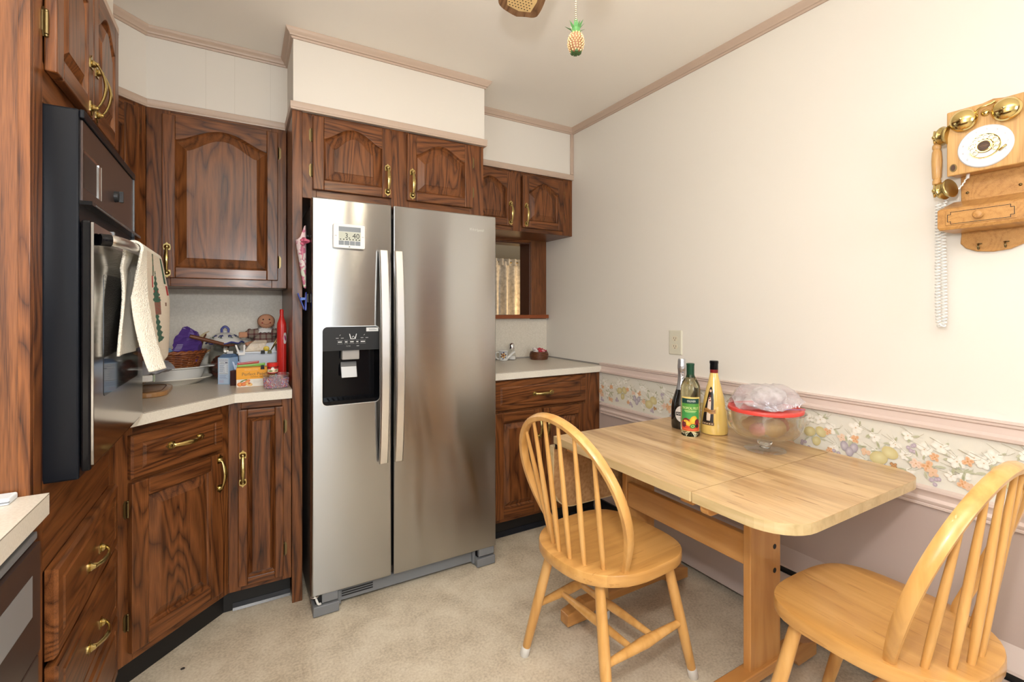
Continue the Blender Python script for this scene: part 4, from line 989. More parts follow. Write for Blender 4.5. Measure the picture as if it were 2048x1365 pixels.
# ------------------------------------------------------------------ windsor chairs (local +y = front)
def make_chair(label, loc, rz):
    t = thing('windsor_chair', label, 'chair', loc, rz, 'blond bow-back chairs at the table')
    zs = .459
    N = 44; out = []
    for i in range(N):
        a = 2 * PI * i / N; c, s = math.cos(a), math.sin(a)
        ex, ey = (.62, .55) if s > 0 else (.80, .85)
        out.append((math.copysign(abs(c) ** ex, c) * .213, math.copysign(abs(s) ** ey, s) * (.205 if s > 0 else .232)))
    def ring(k, z): return [(x * k, y * k, z) for x, y in out]
    b = MB(); b.loft([ring(.955, zs - .040), ring(.99, zs - .037), ring(1.0, zs - .032), ring(1.0, zs - .005), ring(.993, zs - .001), ring(.982, zs)], True, False)
    # bottom and saddled top
    r0 = [b.v(p) for p in ring(.955, zs - .040)]; b.f(r0[::-1])
    prev = [b.v(p) for p in ring(.982, zs)]
    for k, dz in ((.82, -.0015), (.6, -.004), (.35, -.006), (.12, -.0065)):
        cur = [b.v((x, y, zs + dz)) for x, y, _ in ring(k, 0)]
        for i in range(N): b.f([prev[i], prev[(i + 1) % N], cur[(i + 1) % N], cur[i]])
        prev = cur
    b.f(prev); obj('seat', b, beech_x, t, smooth='auto')
    legs = {}
    for nm, (tx, ty), (fx, fy) in (('bl', (-.118, -.152), (-.2177, -.2026)), ('br', (.118, -.152), (.2177, -.2026)), ('fl', (-.160, .110), (-.212, .197)), ('fr', (.160, .110), (.1786, .2243))):
        A = Vector((fx, fy, 0)); B = Vector((tx, ty, zs - .036)); legs[nm] = (A, B)
        P = [A + (B - A) * k for k in (.012, .25, .5, .75, 1.0)]
        b = MB(); b.tube(P, [.0142, .0164, .0182, .0175, .0155], 12); lg = obj('leg', b, beech_z, t, smooth='auto')
        d = (B - A).normalized(); P = [A + Vector((0, 0, .0)), A + d * .004, A + d * .036, A + d * .038]
        b = MB(); b.tube(P, [.0150, .0170, .0164, .0150], 12); obj('rubber_cap', b, plain('white_chair_cap', (.72, .70, .66, 1), .5) if 'white_chair_cap' not in bpy.data.materials else bpy.data.materials['white_chair_cap'], lg, smooth='auto')
    def lp(n_, z): A, B = legs[n_]; return A + (B - A) * (z / B.z)
    def rod(P0, P1, r0, r1): return MB().tube([P0, P0 + (P1 - P0) * .12, P0 + (P1 - P0) * .5, P0 + (P1 - P0) * .88, P1], [r0, r0 * 1.15, r1, r0 * 1.15, r0], 12)
    sides = {}
    for s in ('l', 'r'):
        P0, P1 = lp('b' + s, .200), lp('f' + s, .205); sides[s] = (P0, P1); obj('stretcher', rod(P0, P1, .0105, .0185), beech_z, t, smooth='auto')
    for k in (.34, .62):
        P0 = sides['l'][0].lerp(sides['l'][1], k); P1 = sides['r'][0].lerp(sides['r'][1], k); obj('stretcher', rod(P0, P1, .0095, .016), beech_z, t, smooth='auto')
    # bent bow and six spindles
    by, lean, HB, bw, bm_, vm = -.1008, .3231, .4716, .1759, .2432, .2174
    def bowp(tt, dz=0):
        s = 1 if tt >= 0 else -1; a = abs(tt); k = .5
        if a > k: v = vm * (1 - a) / (1 - k); x = bw + (bm_ - bw) * math.sin(PI / 2 * v / vm)
        else: an = PI / 2 * a / k; v = vm + (HB - vm) * math.cos(an); x = bm_ * math.sin(an)
        return Vector((s * x, by - v * math.sin(lean), zs + v * math.cos(lean)))
    pts = [bowp(-1 + 2 * i / 60) for i in range(61)]; b = MB(); rings = []
    nrm = Vector((0, -math.cos(lean), -math.sin(lean)))
    for i, p in enumerate(pts):
        tg = (pts[min(i + 1, 60)] - pts[max(i - 1, 0)]).normalized(); w = tg.cross(nrm).normalized()
        e = min(1, min(i, 60 - i) / 8); hw, hd = .0115 - .002 * (1 - e), .0145 - .003 * (1 - e)
        rings.append([p + w * x * hw + nrm * y * hd for x, y in ((-1, -.55), (-.6, -1), (.6, -1), (1, -.55), (1, .55), (.6, 1), (-.6, 1), (-1, .55))])
    rings[0] = [q - Vector((0, 0, .012)) for q in rings[0]]; rings[-1] = [q - Vector((0, 0, .012)) for q in rings[-1]]
    b.loft(rings); obj('bow', b, beech_z, t, smooth='auto')
    for i in range(6):
        q = (i - 2.5) / 2.5; P0 = Vector((q * .1317, -.1468 - .048 * (1 - q * q), zs - .008)); P1 = bowp(math.asin(q * .173 / bm_) / (PI / 2) * .5)
        b = MB(); b.tube([P0.lerp(P1, k) for k in (0, .15, .35, .6, .85, .985)], [.0075, .0088, .0095, .0085, .0068, .0055], 10); obj('spindle', b, beech_z, t, smooth='auto')
    return t
make_chair('blond bow-back chair drawn up to the long side of the table', (1.0992, 1.2356, 0), -1.5237)
make_chair('blond bow-back chair at the raised-leaf end, lower right, nearest camera', (1.445, .5848, 0), -.0217)
# ------------------------------------------------------------------ on the table
def cyl_print(cx, cy, rad, ang, zfun=None):
    """print wrapped round an upright bottle: u metres to the right, v = height above table"""
    def fn(u, v, z):
        r = (rad(v) if callable(rad) else rad) + .0004 + z
        a = ang + u / r; return (r * math.cos(a), r * math.sin(a), v)
    return fn
def interp(prof):
    pts = sorted((z, r) for r, z in prof)
    def f(v):
        for (z0, r0), (z1, r1) in zip(pts, pts[1:]):
            if z0 <= v <= z1 and z1 > z0: return r0 + (r1 - r0) * (v - z0) / (z1 - z0)
        return pts[0][1] if v < pts[0][0] else pts[-1][1]
    return f
# tropical fruit wine
bx, by = 1.571, 1.275; ang = math.atan2(-by, -bx)
t = thing('wine_bottle', 'clear pale wine bottle with green capsule and tropical fruit label', 'bottle', (bx, by, TZ))
prof = [(.020, .012), (.034, 0), (.0370, .004), (.0375, .03), (.0375, .185), (.0355, .200), (.026, .222), (.0165, .238), (.0145, .246), (.0142, .262)]
b = MB(); b.lathe([(.001, .022)] + prof + [(.001, .262)], 36, cap=False); obj('bottle_glass', b, plain('wine_filled_glass', (.90, .88, .60, 1), .02, trans=1.0, ior=1.38), t, smooth='auto')
b = MB(); b.lathe([(.0146, .232), (.0150, .236), (.0150, .280), (.0158, .283), (.0158, .288), (.012, .2895)], 28); obj('capsule', b, plain('dark_green_capsule', (.018, .075, .042, 1), .3, .3), t, smooth='auto')
pr = Print(cyl_print(bx, by, .0375, ang), .004); rs = lambda u0, u1, v0, v1, c, n=10: [pr.rect(u0 + (u1 - u0) * i / n, u0 + (u1 - u0) * (i + 1) / n, v0, v1, c) for i in range(n)]
def band(u0, u1, v0, v1, c, n=12):
    rs(u0, u1, v0, v1, c, n)
band(-.037, .040, .022, .158, S(226, 200, 120)); band(-.037, .037, .024, .152, S(84, 150, 62)); band(-.037, .037, .132, .152, S(22, 66, 58)); band(-.037, .037, .072, .105, S(66, 150, 78))
band(-.037, .037, .024, .058, S(204, 70, 44)); pr.blob(.0, .056, .037, .014, 0, S(186, 72, 48), S(204, 70, 44), 20)
pr.text('OLIVER', .004, .142, S(232, 236, 230), width=.034); pr.text('TROPICAL FRUIT', 0, .114, S(228, 236, 170), width=.066, height=.010)
pr.rect(-.024, .024, .102, .104, S(206, 226, 150)); pr.rect(-.020, .020, .098, .0995, S(206, 226, 150))
for u, v, a, b_, rot, c0, c1 in ((-.018, .062, .014, .012, .5, S(150, 40, 52), S(110, 24, 40)), (.012, .068, .013, .017, -.5, S(240, 210, 70), S(220, 170, 40)), (-.012, .055, .017, .010, -.5, S(246, 206, 80), S(226, 160, 40)), (.027, .06, .010, .012, 0, S(140, 30, 44), S(96, 20, 34)),
                               (-.026, .048, .009, .011, 0, S(120, 30, 60), S(80, 20, 44)), (.026, .044, .008, .007, 0, S(50, 20, 40), S(36, 14, 30)), (.009, .043, .012, .009, .2, S(70, 130, 46), S(60, 110, 40)), (.009, .043, .008, .006, .2, S(170, 206, 120), S(120, 180, 80)), (.009, .043, .003, .002, .2, S(20, 30, 14), S(20, 40, 14))):
    pr.blob(u, v, a, b_, rot, c0, c1, 16)
pr.rect(-.03, .03, .030, .0312, S(236, 180, 90)); pr.done('label', t, vcol_mat('bottle_label_print', .4))
# yellow egg liqueur
bx, by = 1.680, 1.247; ang = math.atan2(-by, -bx)
t = thing('liqueur_bottle', 'tapering bottle of yellow egg liqueur with black cap and robed figure label', 'bottle', (bx, by, TZ))
prof = [(.046, 0), (.0515, .003), (.053, .012), (.0525, .03), (.050, .06), (.0455, .10), (.0385, .145), (.030, .182), (.021, .216), (.0165, .238), (.0150, .250)]
b = MB(); b.lathe(prof, 40); obj('bottle_glass', b, plain('egg_yellow_liqueur', (.76, .53, .15, 1), .12, coat=.8), t, smooth='auto')
b = MB(); b.lathe([(.0152, .246), (.0158, .248), (.0158, .262)], 28); obj('neck_ring', b, plain('dark_red_ring', (.20, .012, .012, 1), .35), t, smooth='auto')
b = MB(); b.lathe([(.0154, .258), (.0160, .262), (.0160, .284), (.0172, .285), (.0172, .294), (.0150, .2965)], 28); obj('screw_cap', b, black_gloss, t, smooth='auto')
rf = interp(prof); pr = Print(cyl_print(bx, by, rf, ang - .42), .004)
blk, wht, gol, red_ = S(34, 26, 24), S(226, 206, 186), S(176, 128, 70), S(120, 40, 30)
def body(pts, c):   # split into thin strips so the print follows the cone
    for (va, l0, r0), (vb, l1, r1) in zip(pts, pts[1:]):
        m = 4
        for i in range(m):
            k0, k1 = i / m, (i + 1) / m; pr.poly([(l0 + (l1 - l0) * k0, va + (vb - va) * k0), (r0 + (r1 - r0) * k0, va + (vb - va) * k0), (r0 + (r1 - r0) * k1, va + (vb - va) * k1), (l0 + (l1 - l0) * k1, va + (vb - va) * k1)], c)
body([(.050, -.030, .020), (.100, -.022, .018), (.140, -.012, .016), (.165, -.008, .012), (.185, -.004, .006), (.192, 0, .003)], blk)
body([(.058, -.008, .006), (.075, -.009, .007), (.125, -.007, .007), (.150, -.004, .005)], wht)
pr.blob(.001, .176, .0045, .006, 0, S(226, 190, 160), S(206, 160, 130), 12)
for u, v in ((.0, .155), (-.001, .146), (.002, .137)): pr.blob(u, v, .003, .003, 0, red_, red_, 8)
for i in range(8):
    u0 = -.026 + i * .0065; w = .003 * math.sin(i * .9); pr.rect(u0, u0 + .0066, .088 + w, .104 + w, gol)
pr.text('Rompope', .0, .0965, S(60, 24, 14), width=.044, height=.009)
body([(.040, -.032, .022), (.052, -.031, .022)], S(96, 70, 52)); 
for i in range(5): pr.rect(-.028 + i * .01, -.022 + i * .01, .044, .048, S(206, 186, 150))
pr.done('label', t, vcol_mat('figure_label_print', .35))
# sparkling wine
bx, by = 1.633, 1.369; ang = math.atan2(-by, -bx)
t = thing('sparkling_wine_bottle', 'dark sparkling wine bottle with silver foil neck and round white label', 'bottle', (bx, by, TZ))
prof = [(.036, 0), (.042, .003), (.044, .014), (.0435, .09), (.040, .115), (.031, .145), (.022, .170), (.0165, .20), (.0155, .225)]
b = MB(); b.lathe(prof, 36); obj('bottle_glass', b, plain('near_black_glass', (.012, .010, .008, 1), .06, coat=.6), t, smooth='auto')
fp = [(.0245, .1655), (.0225, .172), (.0172, .20), (.0163, .225), (.0160, .245), (.0178, .252), (.0180, .268), (.0165, .276), (.0168, .288), (.0140, .2955)]
b = MB(); b.lathe(fp, 28); obj('foil', b, plain('silver_foil', (.62, .62, .64, 1), .3, 1.0, bump=(120, .6)), t, smooth='auto')
pr = Print(cyl_print(bx, by, interp(prof), ang), .004); pr.blob(.0, .067, .0285, .034, 0, S(222, 218, 212), S(214, 208, 202), 30); pr.rect(-.026, .032, .060, .075, S(20, 18, 26)); pr.text('MARTINI', .003, .0675, S(230, 228, 226), width=.05, height=.009)
for u in (.005,): pr.rect(-.012, .014, .050, .0512, S(120, 118, 116))
pr.blob(.024, .052, .012, .016, .3, S(150, 40, 40), S(120, 30, 34), 14); pr.done('label', t, bpy.data.materials['figure_label_print'])
pr = Print(cyl_print(bx, by, interp(fp), ang + .2), .002); pr.text('ASTI', .0, .215, S(26, 26, 40), width=.050, height=.0085, rot=PI / 2); pr.done('neck_lettering', t, bpy.data.materials['figure_label_print'])
# glass trifle bowl with a tub of leftovers in it
bx, by = 1.6355, 1.004
t = thing('trifle_bowl', 'footed clear glass trifle bowl standing on the table, holding a tub', 'bowl', (bx, by, TZ))
b = MB(); outp = [(.022, .043), (.062, .045), (.098, .056), (.118, .078), (.126, .105), (.128, .130), (.131, .141)]; inn = [(.1275, .141), (.1245, .128), (.1225, .105), (.1145, .080), (.094, .061), (.058, .051), (.001, .050)]
b.lathe([(.001, .043)] + outp + inn, 48, cap=False); obj('bowl', b, clear_thin, t, smooth='auto')
b = MB(); b.lathe([(.001, .0006), (.066, .0006), (.0685, .002), (.066, .004), (.03, .0065), (.019, .009), (.001, .0095)], 40, cap=False); obj('foot', b, foot_glass, t, smooth='auto')
b = MB(); b.lathe([(.001, .0097), (.0175, .0097), (.0155, .013), (.0175, .018), (.024, .025), (.0245, .031), (.018, .038), (.021, .0425), (.001, .0426)], 32, cap=False); obj('stem', b, glass, t, smooth='auto')
t = thing('food_tub', 'clear round plastic tub with red snap lid set inside glass bowl', 'container', (bx, by, TZ + .0525))
b = MB(); b.lathe([(.084, 0), (.090, .004), (.107, .045), (.1135, .095), (.1120, .095), (.105, .045), (.088, .006), (.001, .003)], 40, cap=False); obj('tub', b, clear_plastic, t, smooth='auto')
b = MB(); b.lathe([(.113, .088), (.1215, .090), (.123, .096), (.121, .1015), (.113, .1025), (.107, .097), (.001, .0965)], 48, cap=False); b.lathe([(.001, .0945), (.113, .0945)], 48, cap=False)
b.M = Matrix.Rotation(-.58, 4, 'Z'); b.prism([(.118, -.016), (.136, -.010), (.140, 0), (.136, .010), (.118, .016)], .0925, .0965); obj('lid', b, red_lid_m, t, smooth='auto')
t = thing('cake_leftovers', 'brown and reddish cake pieces seen through the clear tub in bowl', 'food', (bx, by, TZ + .056))
for k, (x, y, z, s_, c) in enumerate(((-.02, -.045, .034, (.045, .035, .030), (.50, .30, .10, 1)), (.038, -.03, .034, (.034, .03, .031), (.42, .07, .05, 1)), (.0, .035, .030, (.055, .04, .027), (.52, .27, .12, 1)), (-.055, -.01, .026, (.03, .03, .022), (.60, .22, .22, 1)))):
    b = MB(); b.sphere((x, y, z), 1, 14, 10, s_)
    for v in b.bm.verts: v.co += Vector((rnd.uniform(-1, 1), rnd.uniform(-1, 1), rnd.uniform(-1, 1))) * .0035
    obj('cake_piece', b, plain('cake_%d' % k, c, .8, bump=(90, .8)), t, smooth=True)
def crumple(mb, amt, seed=1):
    r_ = random.Random(seed)
    for v in mb.bm.verts: v.co += Vector((r_.uniform(-1, 1), r_.uniform(-1, 1), r_.uniform(-1, 1))) * amt
t = thing('plastic_food_bag', 'clear crumpled plastic bag of frosted bread lying on the red lid', 'bag', (bx, by, TZ + .152), -.58)
def pillow(mb, x0, x1, y0, y1, h, fn=None, n=16):
    top, bot = [], []
    for i in range(n + 1):
        rt, rb = [], []
        for j in range(n + 1):
            u, v = i / n * 2 - 1, j / n * 2 - 1; k = max(0, (1 - abs(u) ** 2.6) * (1 - abs(v) ** 2.6)) ** .6
            x, y = x0 + (x1 - x0) * i / n, y0 + (y1 - y0) * j / n; hh = h * k; dz = fn(x, y) if fn else 0
            rt.append(mb.v((x, y, .002 + hh + dz))); rb.append(mb.v((x, y, .001 + dz * (1 - k))))
        top.append(rt); bot.append(rb)
    for G in (top, bot):
        for i in range(n):
            for j in range(n): mb.f([G[i][j], G[i + 1][j], G[i + 1][j + 1], G[i][j + 1]])
    return mb
b = MB(); pillow(b, -.105, .100, -.075, .075, .082, lambda x, y: .035 * max(0, x / .10) ** 2 + .03 * max(0, -x / .105) ** 2 * (.5 + .5 * math.sin(y * 60))); crumple(b, .0035, 4); obj('film', b, bag_film, t, smooth=True)
b = MB(); b.sphere((.012, .0, .042), 1, 22, 14, (.062, .048, .036)); crumple(b, .0022, 5); obj('bread', b, plain('frosted_bread', (.62, .59, .57, 1), .75, bump=(70, .8), var=(38, (.30, .25, .22, 1))), t, smooth=True)
pr = Print(lambda u, v, z: (.080 + u, -.074 - z, v)); pr.text('V', 0, .022, (.85, .8, .84, 1), height=.016); pr.rect(-.012, -.010, .014, .030, (.85, .8, .84, 1)); pr.rect(-.05, .02, .008, .0095, S(120, 120, 180)); pr.done('bag_print', t)

# ------------------------------------------------------------------ right counter
CZ = .9142
t = thing('ceramic_creamer', 'small white ceramic pot with painted flower and spout on right counter', 'pot', (1.497, 2.70, CZ)); t.scale = (1.3, 1.3, 1.35)
b = MB(); b.lathe([(.018, 0), (.0215, .002), (.0225, .02), (.0225, .044), (.0245, .047), (.0235, .049), (.0205, .046), (.020, .012), (.001, .008)], 28, cap=False); b.lathe([(.001, 0), (.018, 0)], 28, cap=False); obj('pot_body', b, white_glaze, t, smooth='auto')
b = MB(); b.tube([(.016, -.004, .008), (.030, -.008, .020), (.050, -.014, .038), (.058, -.016, .043)], [.0075, .007, .006, .0072], 12); obj('spout', b, white_glaze, t, smooth='auto')
b = MB(); b.tube(catmull([(-.018, .006, .04), (-.034, .010, .040), (-.038, .012, .026), (-.032, .010, .012), (-.018, .006, .008)]), .0035, 8); obj('pot_handle', b, white_glaze, t, smooth=True)
ang = math.atan2(-2.70, -1.497); pr = Print(cyl_print(0, 0, .0226, ang), .003)
for k in range(5): pr.blob(.009 * math.cos(k * 1.257), .027 + .009 * math.sin(k * 1.257), .006, .004, k * 1.257, S(206, 150, 40), S(170, 110, 30), 10)
pr.blob(0, .027, .004, .004, 0, S(120, 40, 40), S(90, 30, 40), 10)
for k in range(6): pr.blob(.014 * math.cos(k * 1.05 + .4), .026 + .015 * math.sin(k * 1.05 + .4), .004, .0028, k, S(60, 60, 110), S(50, 60, 90), 8)
for i in range(12): pr.rect(-.02 + i * .0034, -.02 + (i + 1) * .0034, .0435, .0455, S(40, 50, 110))
pr.done('flower_print', t)
t = thing('glass_salt_shaker', 'glass salt shaker with domed chrome top on right counter', 'shaker', (1.575, 2.725, CZ)); t.scale = (1.15, 1.15, 1.2)
b = MB(); b.lathe([(.027, 0), (.0275, .003), (.021, .045), (.0165, .062), (.001, .062)], 10, cap=False); b.lathe([(.001, 0), (.027, 0)], 10, cap=False); obj('shaker_glass', b, clear_thin, t)
b = MB(); b.lathe([(.0235, .003), (.0215, .022), (.001, .024)], 20, cap=False); obj('salt', b, plain('salt', (.80, .79, .77, 1), .8), t, smooth='auto')
b = MB(); b.lathe([(.0175, .060), (.0180, .075), (.0165, .086), (.010, .093), (.001, .095)], 24, cap=False); obj('shaker_top', b, chrome, t, smooth='auto')
t = thing('candy_basket', 'low round brown basket of red and white wrapped candies on right counter', 'basket', (1.752, 2.66, CZ)); t.scale = (1.12, 1.12, 1.22)
for k in range(6):
    z = .004 + k * .007; r = .046 + .008 * math.sin(PI * (k + .7) / 6.6); b = MB(); b.tube([(r * math.cos(a), r * math.sin(a), z) for a in [i * PI / 14 for i in range(28)]], .0046, 7, closed=True)
    obj('coil', b, plain('brown_reed', (.13, .045, .018, 1), .4) if k == 0 else bpy.data.materials['brown_reed'], t, smooth=True)
b = MB(); b.lathe([(.001, .002), (.045, .002), (.048, .02)], 24, cap=False); obj('base', b, bpy.data.materials['brown_reed'], t)
cw = plain('candy_wrapper_white', (.74, .68, .66, 1), .3); cr_ = plain('candy_wrapper_red', (.50, .04, .06, 1), .3); cpk = plain('candy_wrapper_pink', (.66, .28, .30, 1), .3)
for k, (x, y, z) in enumerate(((-.024, -.012, .046), (-.006, -.02, .048), (.014, -.018, .047), (.03, -.004, .047), (-.016, .012, .048), (.008, .006, .056), (.024, .016, .048), (-.03, .004, .058))):
    lab = ['white candy at the left of the candy basket', 'red candy near the front middle of the basket', 'pink candy right of the front red one in basket', 'red candy at the right rim of the candy basket', 'white candy deeper left in the candy basket', 'red and topmost candy in the basket middle', 'pink candy at the back right of the basket', 'white candy perched on top at the left of basket'][k]
    c = thing('wrapped_candy', lab, 'candy', (1.752 + x * 1.12, 2.66 + y * 1.12, CZ + z * 1.2), rnd.uniform(0, 3), 'candies in the basket'); c.scale = (1.25, 1.25, 1.25)
    m_ = (cw, cr_, cpk, cr_, cw, cr_, cpk, cw)[k]; b = MB(); b.sphere((0, 0, 0), .011, 12, 8, (1, .9, .8)); obj('sweet', b, m_, c, smooth=True)
    b = MB()
    for s in (-1, 1): b.loft([[(s * .009, .002 * math.cos(a), .002 * math.sin(a)) for a in (0, 1.57, 3.14, 4.71)], [(s * .018, .008 * math.cos(a), .006 * math.sin(a)) for a in (0, 1.57, 3.14, 4.71)]])
    obj('wrapper_twist', b, m_, c)

# ------------------------------------------------------------------ left corner counter
t = thing('cutting_board', 'thick round-cornered wooden cutting board beside the wall oven on counter', 'board', (-.435, 2.355, CZ))
b = MB(); b.prism(rrect(-.185, .185, -.13, .13, .06, 6), 0, .019); bo = obj('board', b, board_wood, t, bevel=.004)
b = MB(); q = rrect(-.165, .165, -.11, .11, .05, 6); b.tube([(x, y, .0186) for x, y in q], .0022, 6, closed=True); obj('juice_groove', b, plain('dark_groove', (.17, .08, .03, 1), .6), t)
t = thing('glass_mixing_bowl', 'clear glass bowl on the wooden cutting board, under a grey bag', 'bowl', (-.415, 2.355, CZ + .0195))
b = MB(); b.lathe([(.001, 0), (.05, 0), (.075, .012), (.094, .035), (.102, .06), (.099, .06), (.090, .036), (.071, .016), (.048, .004), (.001, .004)], 40, cap=False); obj('bowl', b, clear_thin, t, smooth='auto')
t = thing('grey_plastic_bag', 'crumpled grey translucent plastic bag heaped on the glass bowl', 'bag', (-.375, 2.355, CZ + .081), .2)
b = MB(); pillow(b, -.10, .13, -.085, .08, .045, lambda x, y: .02 * max(0, x / .13) ** 2 + .004 * math.sin(x * 130 + y * 60), 18); crumple(b, .004, 9); obj('film', b, bag_grey, t, smooth=True)
b = MB(); b.box(-.005, .060, -.118, -.082, -.022, .002); obj('paper_band', b, pure_white, t, bevel=.004)
b = MB(); b.box(.060, .066, -.119, -.080, -.024, .003); obj('band_end', b, plain('pale_green_end', (.45, .52, .38, 1), .5), t, bevel=.002)
t = thing('oval_platter', 'oval cream platter on the corner counter underneath the white baking dish', 'platter', (-.310, 2.600, CZ))
N = 48
def oval(k, z, a=.195, c=.125): return [(a * k * math.cos(2 * PI * i / N), c * k * math.sin(2 * PI * i / N), z) for i in range(N)]
b = MB(); b.loft([oval(.62, 0), oval(.70, 0), oval(.80, .012), oval(1.0, .028), oval(1.0, .032), oval(.80, .017), oval(.66, .007)]); obj('platter_body', b, plain('cream_ceramic', (.72, .68, .60, 1), .2), t, smooth='auto')
t = thing('baking_dish', 'white oval ceramic baking dish stacked on the oval platter', 'dish', (-.300, 2.615, CZ + .0085))
b = MB(); b.loft([oval(.70, 0, .165, .105), oval(.84, .010, .165, .105), oval(.95, .06, .165, .105), oval(1.06, .066, .165, .105), oval(1.06, .070, .165, .105), oval(.91, .064, .165, .105), oval(.80, .012, .165, .105), oval(.6, .006, .165, .105)]); obj('dish_body', b, white_glaze, t, smooth='auto')
b = MB()
for s in (-1, 1): b.prism([(s * .168, -.03), (s * .19, -.025), (s * .195, 0), (s * .19, .025), (s * .168, .03)], .064, .070)
obj('dish_handle', b, white_glaze, t, bevel=.002)
# wicker basket: every horizontal strand and stake is a cane of its own
t = thing('wicker_basket', 'red-brown oval wicker basket full of bags, set in the baking dish', 'basket', (-.288, 2.615, CZ + .018))
A0, C0, A1, C1, HB_ = .095, .065, .142, .095, .125
def bsk(k, z, off=0): return None
NS = 26
for j in range(15):
    k = j / 14; a, c = A0 + (A1 - A0) * k, C0 + (C1 - C0) * k; z = .006 + k * (HB_ - .012); n = NS * 4
    pts = [((a + .0028 * math.sin(i * PI / 2 + j * PI)) * math.cos(2 * PI * i / n), (c + .0028 * math.sin(i * PI / 2 + j * PI)) * math.sin(2 * PI * i / n), z) for i in range(n)]
    b = MB(); b.tube(pts, .0038, 5, closed=True); obj('weaver', b, wicker_m, t, smooth=True)
for i in range(NS):
    an = 2 * PI * (i + .5) / NS; b = MB(); b.tube([(A0 * math.cos(an), C0 * math.sin(an), 0), (A1 * math.cos(an), C1 * math.sin(an), HB_)], .0034, 6); obj('stake', b, wicker_m, t, smooth=True)
b = MB(); n = 60
for ph in (0, PI): b.tube([((A1 + .004 + .004 * math.cos(i * 1.5 + ph)) * math.cos(2 * PI * i / n), (C1 + .004 + .004 * math.cos(i * 1.5 + ph)) * math.sin(2 * PI * i / n), HB_ + .005 * math.sin(i * 1.5 + ph)) for i in range(n)], .006, 7, closed=True)
obj('rim', b, wicker_m, t, smooth=True)
b = MB(); b.prism([(A0 * math.cos(2 * PI * i / 30), C0 * math.sin(2 * PI * i / 30)) for i in range(30)], 0, .004); obj('base', b, wicker_m, t)
b = MB(); b.tube(catmull([(.142, -.02, .118), (.156, -.014, .126), (.160, 0, .128), (.156, .014, .126), (.142, .02, .118)]), .004, 7); obj('ear_loop', b, plain('tan_cane', (.38, .22, .09, 1), .5), t, smooth=True)
def blobbag(name, label, loc, size, m_, seed, extra=None, rotz=0):
    t_ = thing(name, label, 'bag', loc, rotz); b_ = MB(); b_.sphere((0, 0, size[2]), 1, 18, 12, size)
    r_ = random.Random(seed)
    for v in b_.bm.verts: v.co += Vector((r_.uniform(-1, 1) * size[0], r_.uniform(-1, 1) * size[1], r_.uniform(-1, 1) * size[2])) * .09
    obj('pouch', b_, m_, t_); return t_
pm = plain('purple_foil', (.095, .045, .24, 1), .35, bump=(40, .6))
t = thing('purple_snack_bag', 'opened purple snack bag standing in the wicker basket', 'bag', (-.212, 2.60, CZ + .10), -.25)
b = MB(); b.loft([[(-.045, -.018, 0), (.045, -.018, 0), (.045, .018, 0), (-.045, .018, 0)], [(-.052, -.022, .05), (.048, -.024, .05), (.05, .022, .05), (-.05, .022, .05)], [(-.048, -.014, .10), (.055, -.018, .09), (.052, .016, .09), (-.045, .014, .10)], [(-.018, -.006, .152), (.04, -.012, .128), (.04, .010, .128), (-.02, .006, .152)], [(.0, -.002, .158), (.03, -.004, .137), (.03, .004, .137), (.0, .002, .158)]])
bmesh.ops.subdivide_edges(b.bm, edges=b.bm.edges[:], cuts=3, use_grid_fill=True); crumple(b, .0035, 12); obj('pouch', b, pm, t)
b = MB(); b.loft([[(.036, -.004, .105), (.052, -.004, .095), (.052, .003, .095), (.036, .003, .105)], [(.062, -.004, .125), (.072, -.004, .124), (.072, .0, .124), (.062, .0, .127)], [(.085, -.002, .137), (.09, -.002, .136), (.09, 0, .136), (.085, 0, .138)]]); obj('torn_flap', b, plain('tan_bag_lining', (.50, .40, .24, 1), .5), t)
pr = Print(lambda u, v, z: (u, -.0225 - z, v))
for i in range(5): pr.rect(-.046 + i * .003, -.018 + i * .002, .052 + i * .006, .0545 + i * .006, S(190, 180, 210))
pr.done('pouch_print', t)
t = thing('blue_white_snack_bag', 'blue and white printed snack bag lying in the wicker basket', 'bag', (-.305, 2.575, CZ + .118), .1)
b = MB(); b.sphere((0, 0, .018), 1, 16, 10, (.052, .026, .030)); crumple(b, .003, 21); obj('pouch', b, plain('blue_white_foil', (.03, .19, .40, 1), .3, var=(34, (.72, .78, .84, 1))), t, smooth=True)
b = MB(); b.box(.045, .062, -.014, .014, .014, .017); b.box(-.062, -.045, -.014, .014, .016, .019); obj('crimp', b, plain('blue_crimp', (.55, .66, .76, 1), .3), t)
t = thing('wooden_spoon', 'dark wooden spoon handle resting across the basket rim and jar', 'spoon', (0, 0, 0))
P0, P1 = Vector((-.196, 2.497, 1.134)), Vector((-.070, 2.520, 1.092))
b = MB(); b.tube([P0, P0.lerp(P1, .1), P0.lerp(P1, .6), P1], [.0075, .009, .0085, .0075], 10); obj('spoon_handle', b, spoon_wood, t, smooth='auto')
b = MB(); b.sphere(tuple(P1 + Vector((.022, .006, -.006))), 1, 14, 8, (.026, .016, .006)); obj('spoon_bowl', b, spoon_wood, t, smooth=True)
t = thing('small_wooden_utensil', 'short dark wooden utensil end sticking up behind the wooden spoon', 'utensil', (-.166, 2.62, CZ + .055))
b = MB(); b.tube([(-.02, 0, .03), (-.005, 0, .09), (.012, 0, .15), (.018, 0, .165), (.022, 0, .172)], [.007, .007, .0075, .0085, .004], 10); obj('shaft', b, spoon_wood, t, smooth=True)
b = MB(); b.tube([(.009, 0, .140), (.012, 0, .150)], .0095, 10); obj('collar', b, spoon_wood, t, smooth='auto')
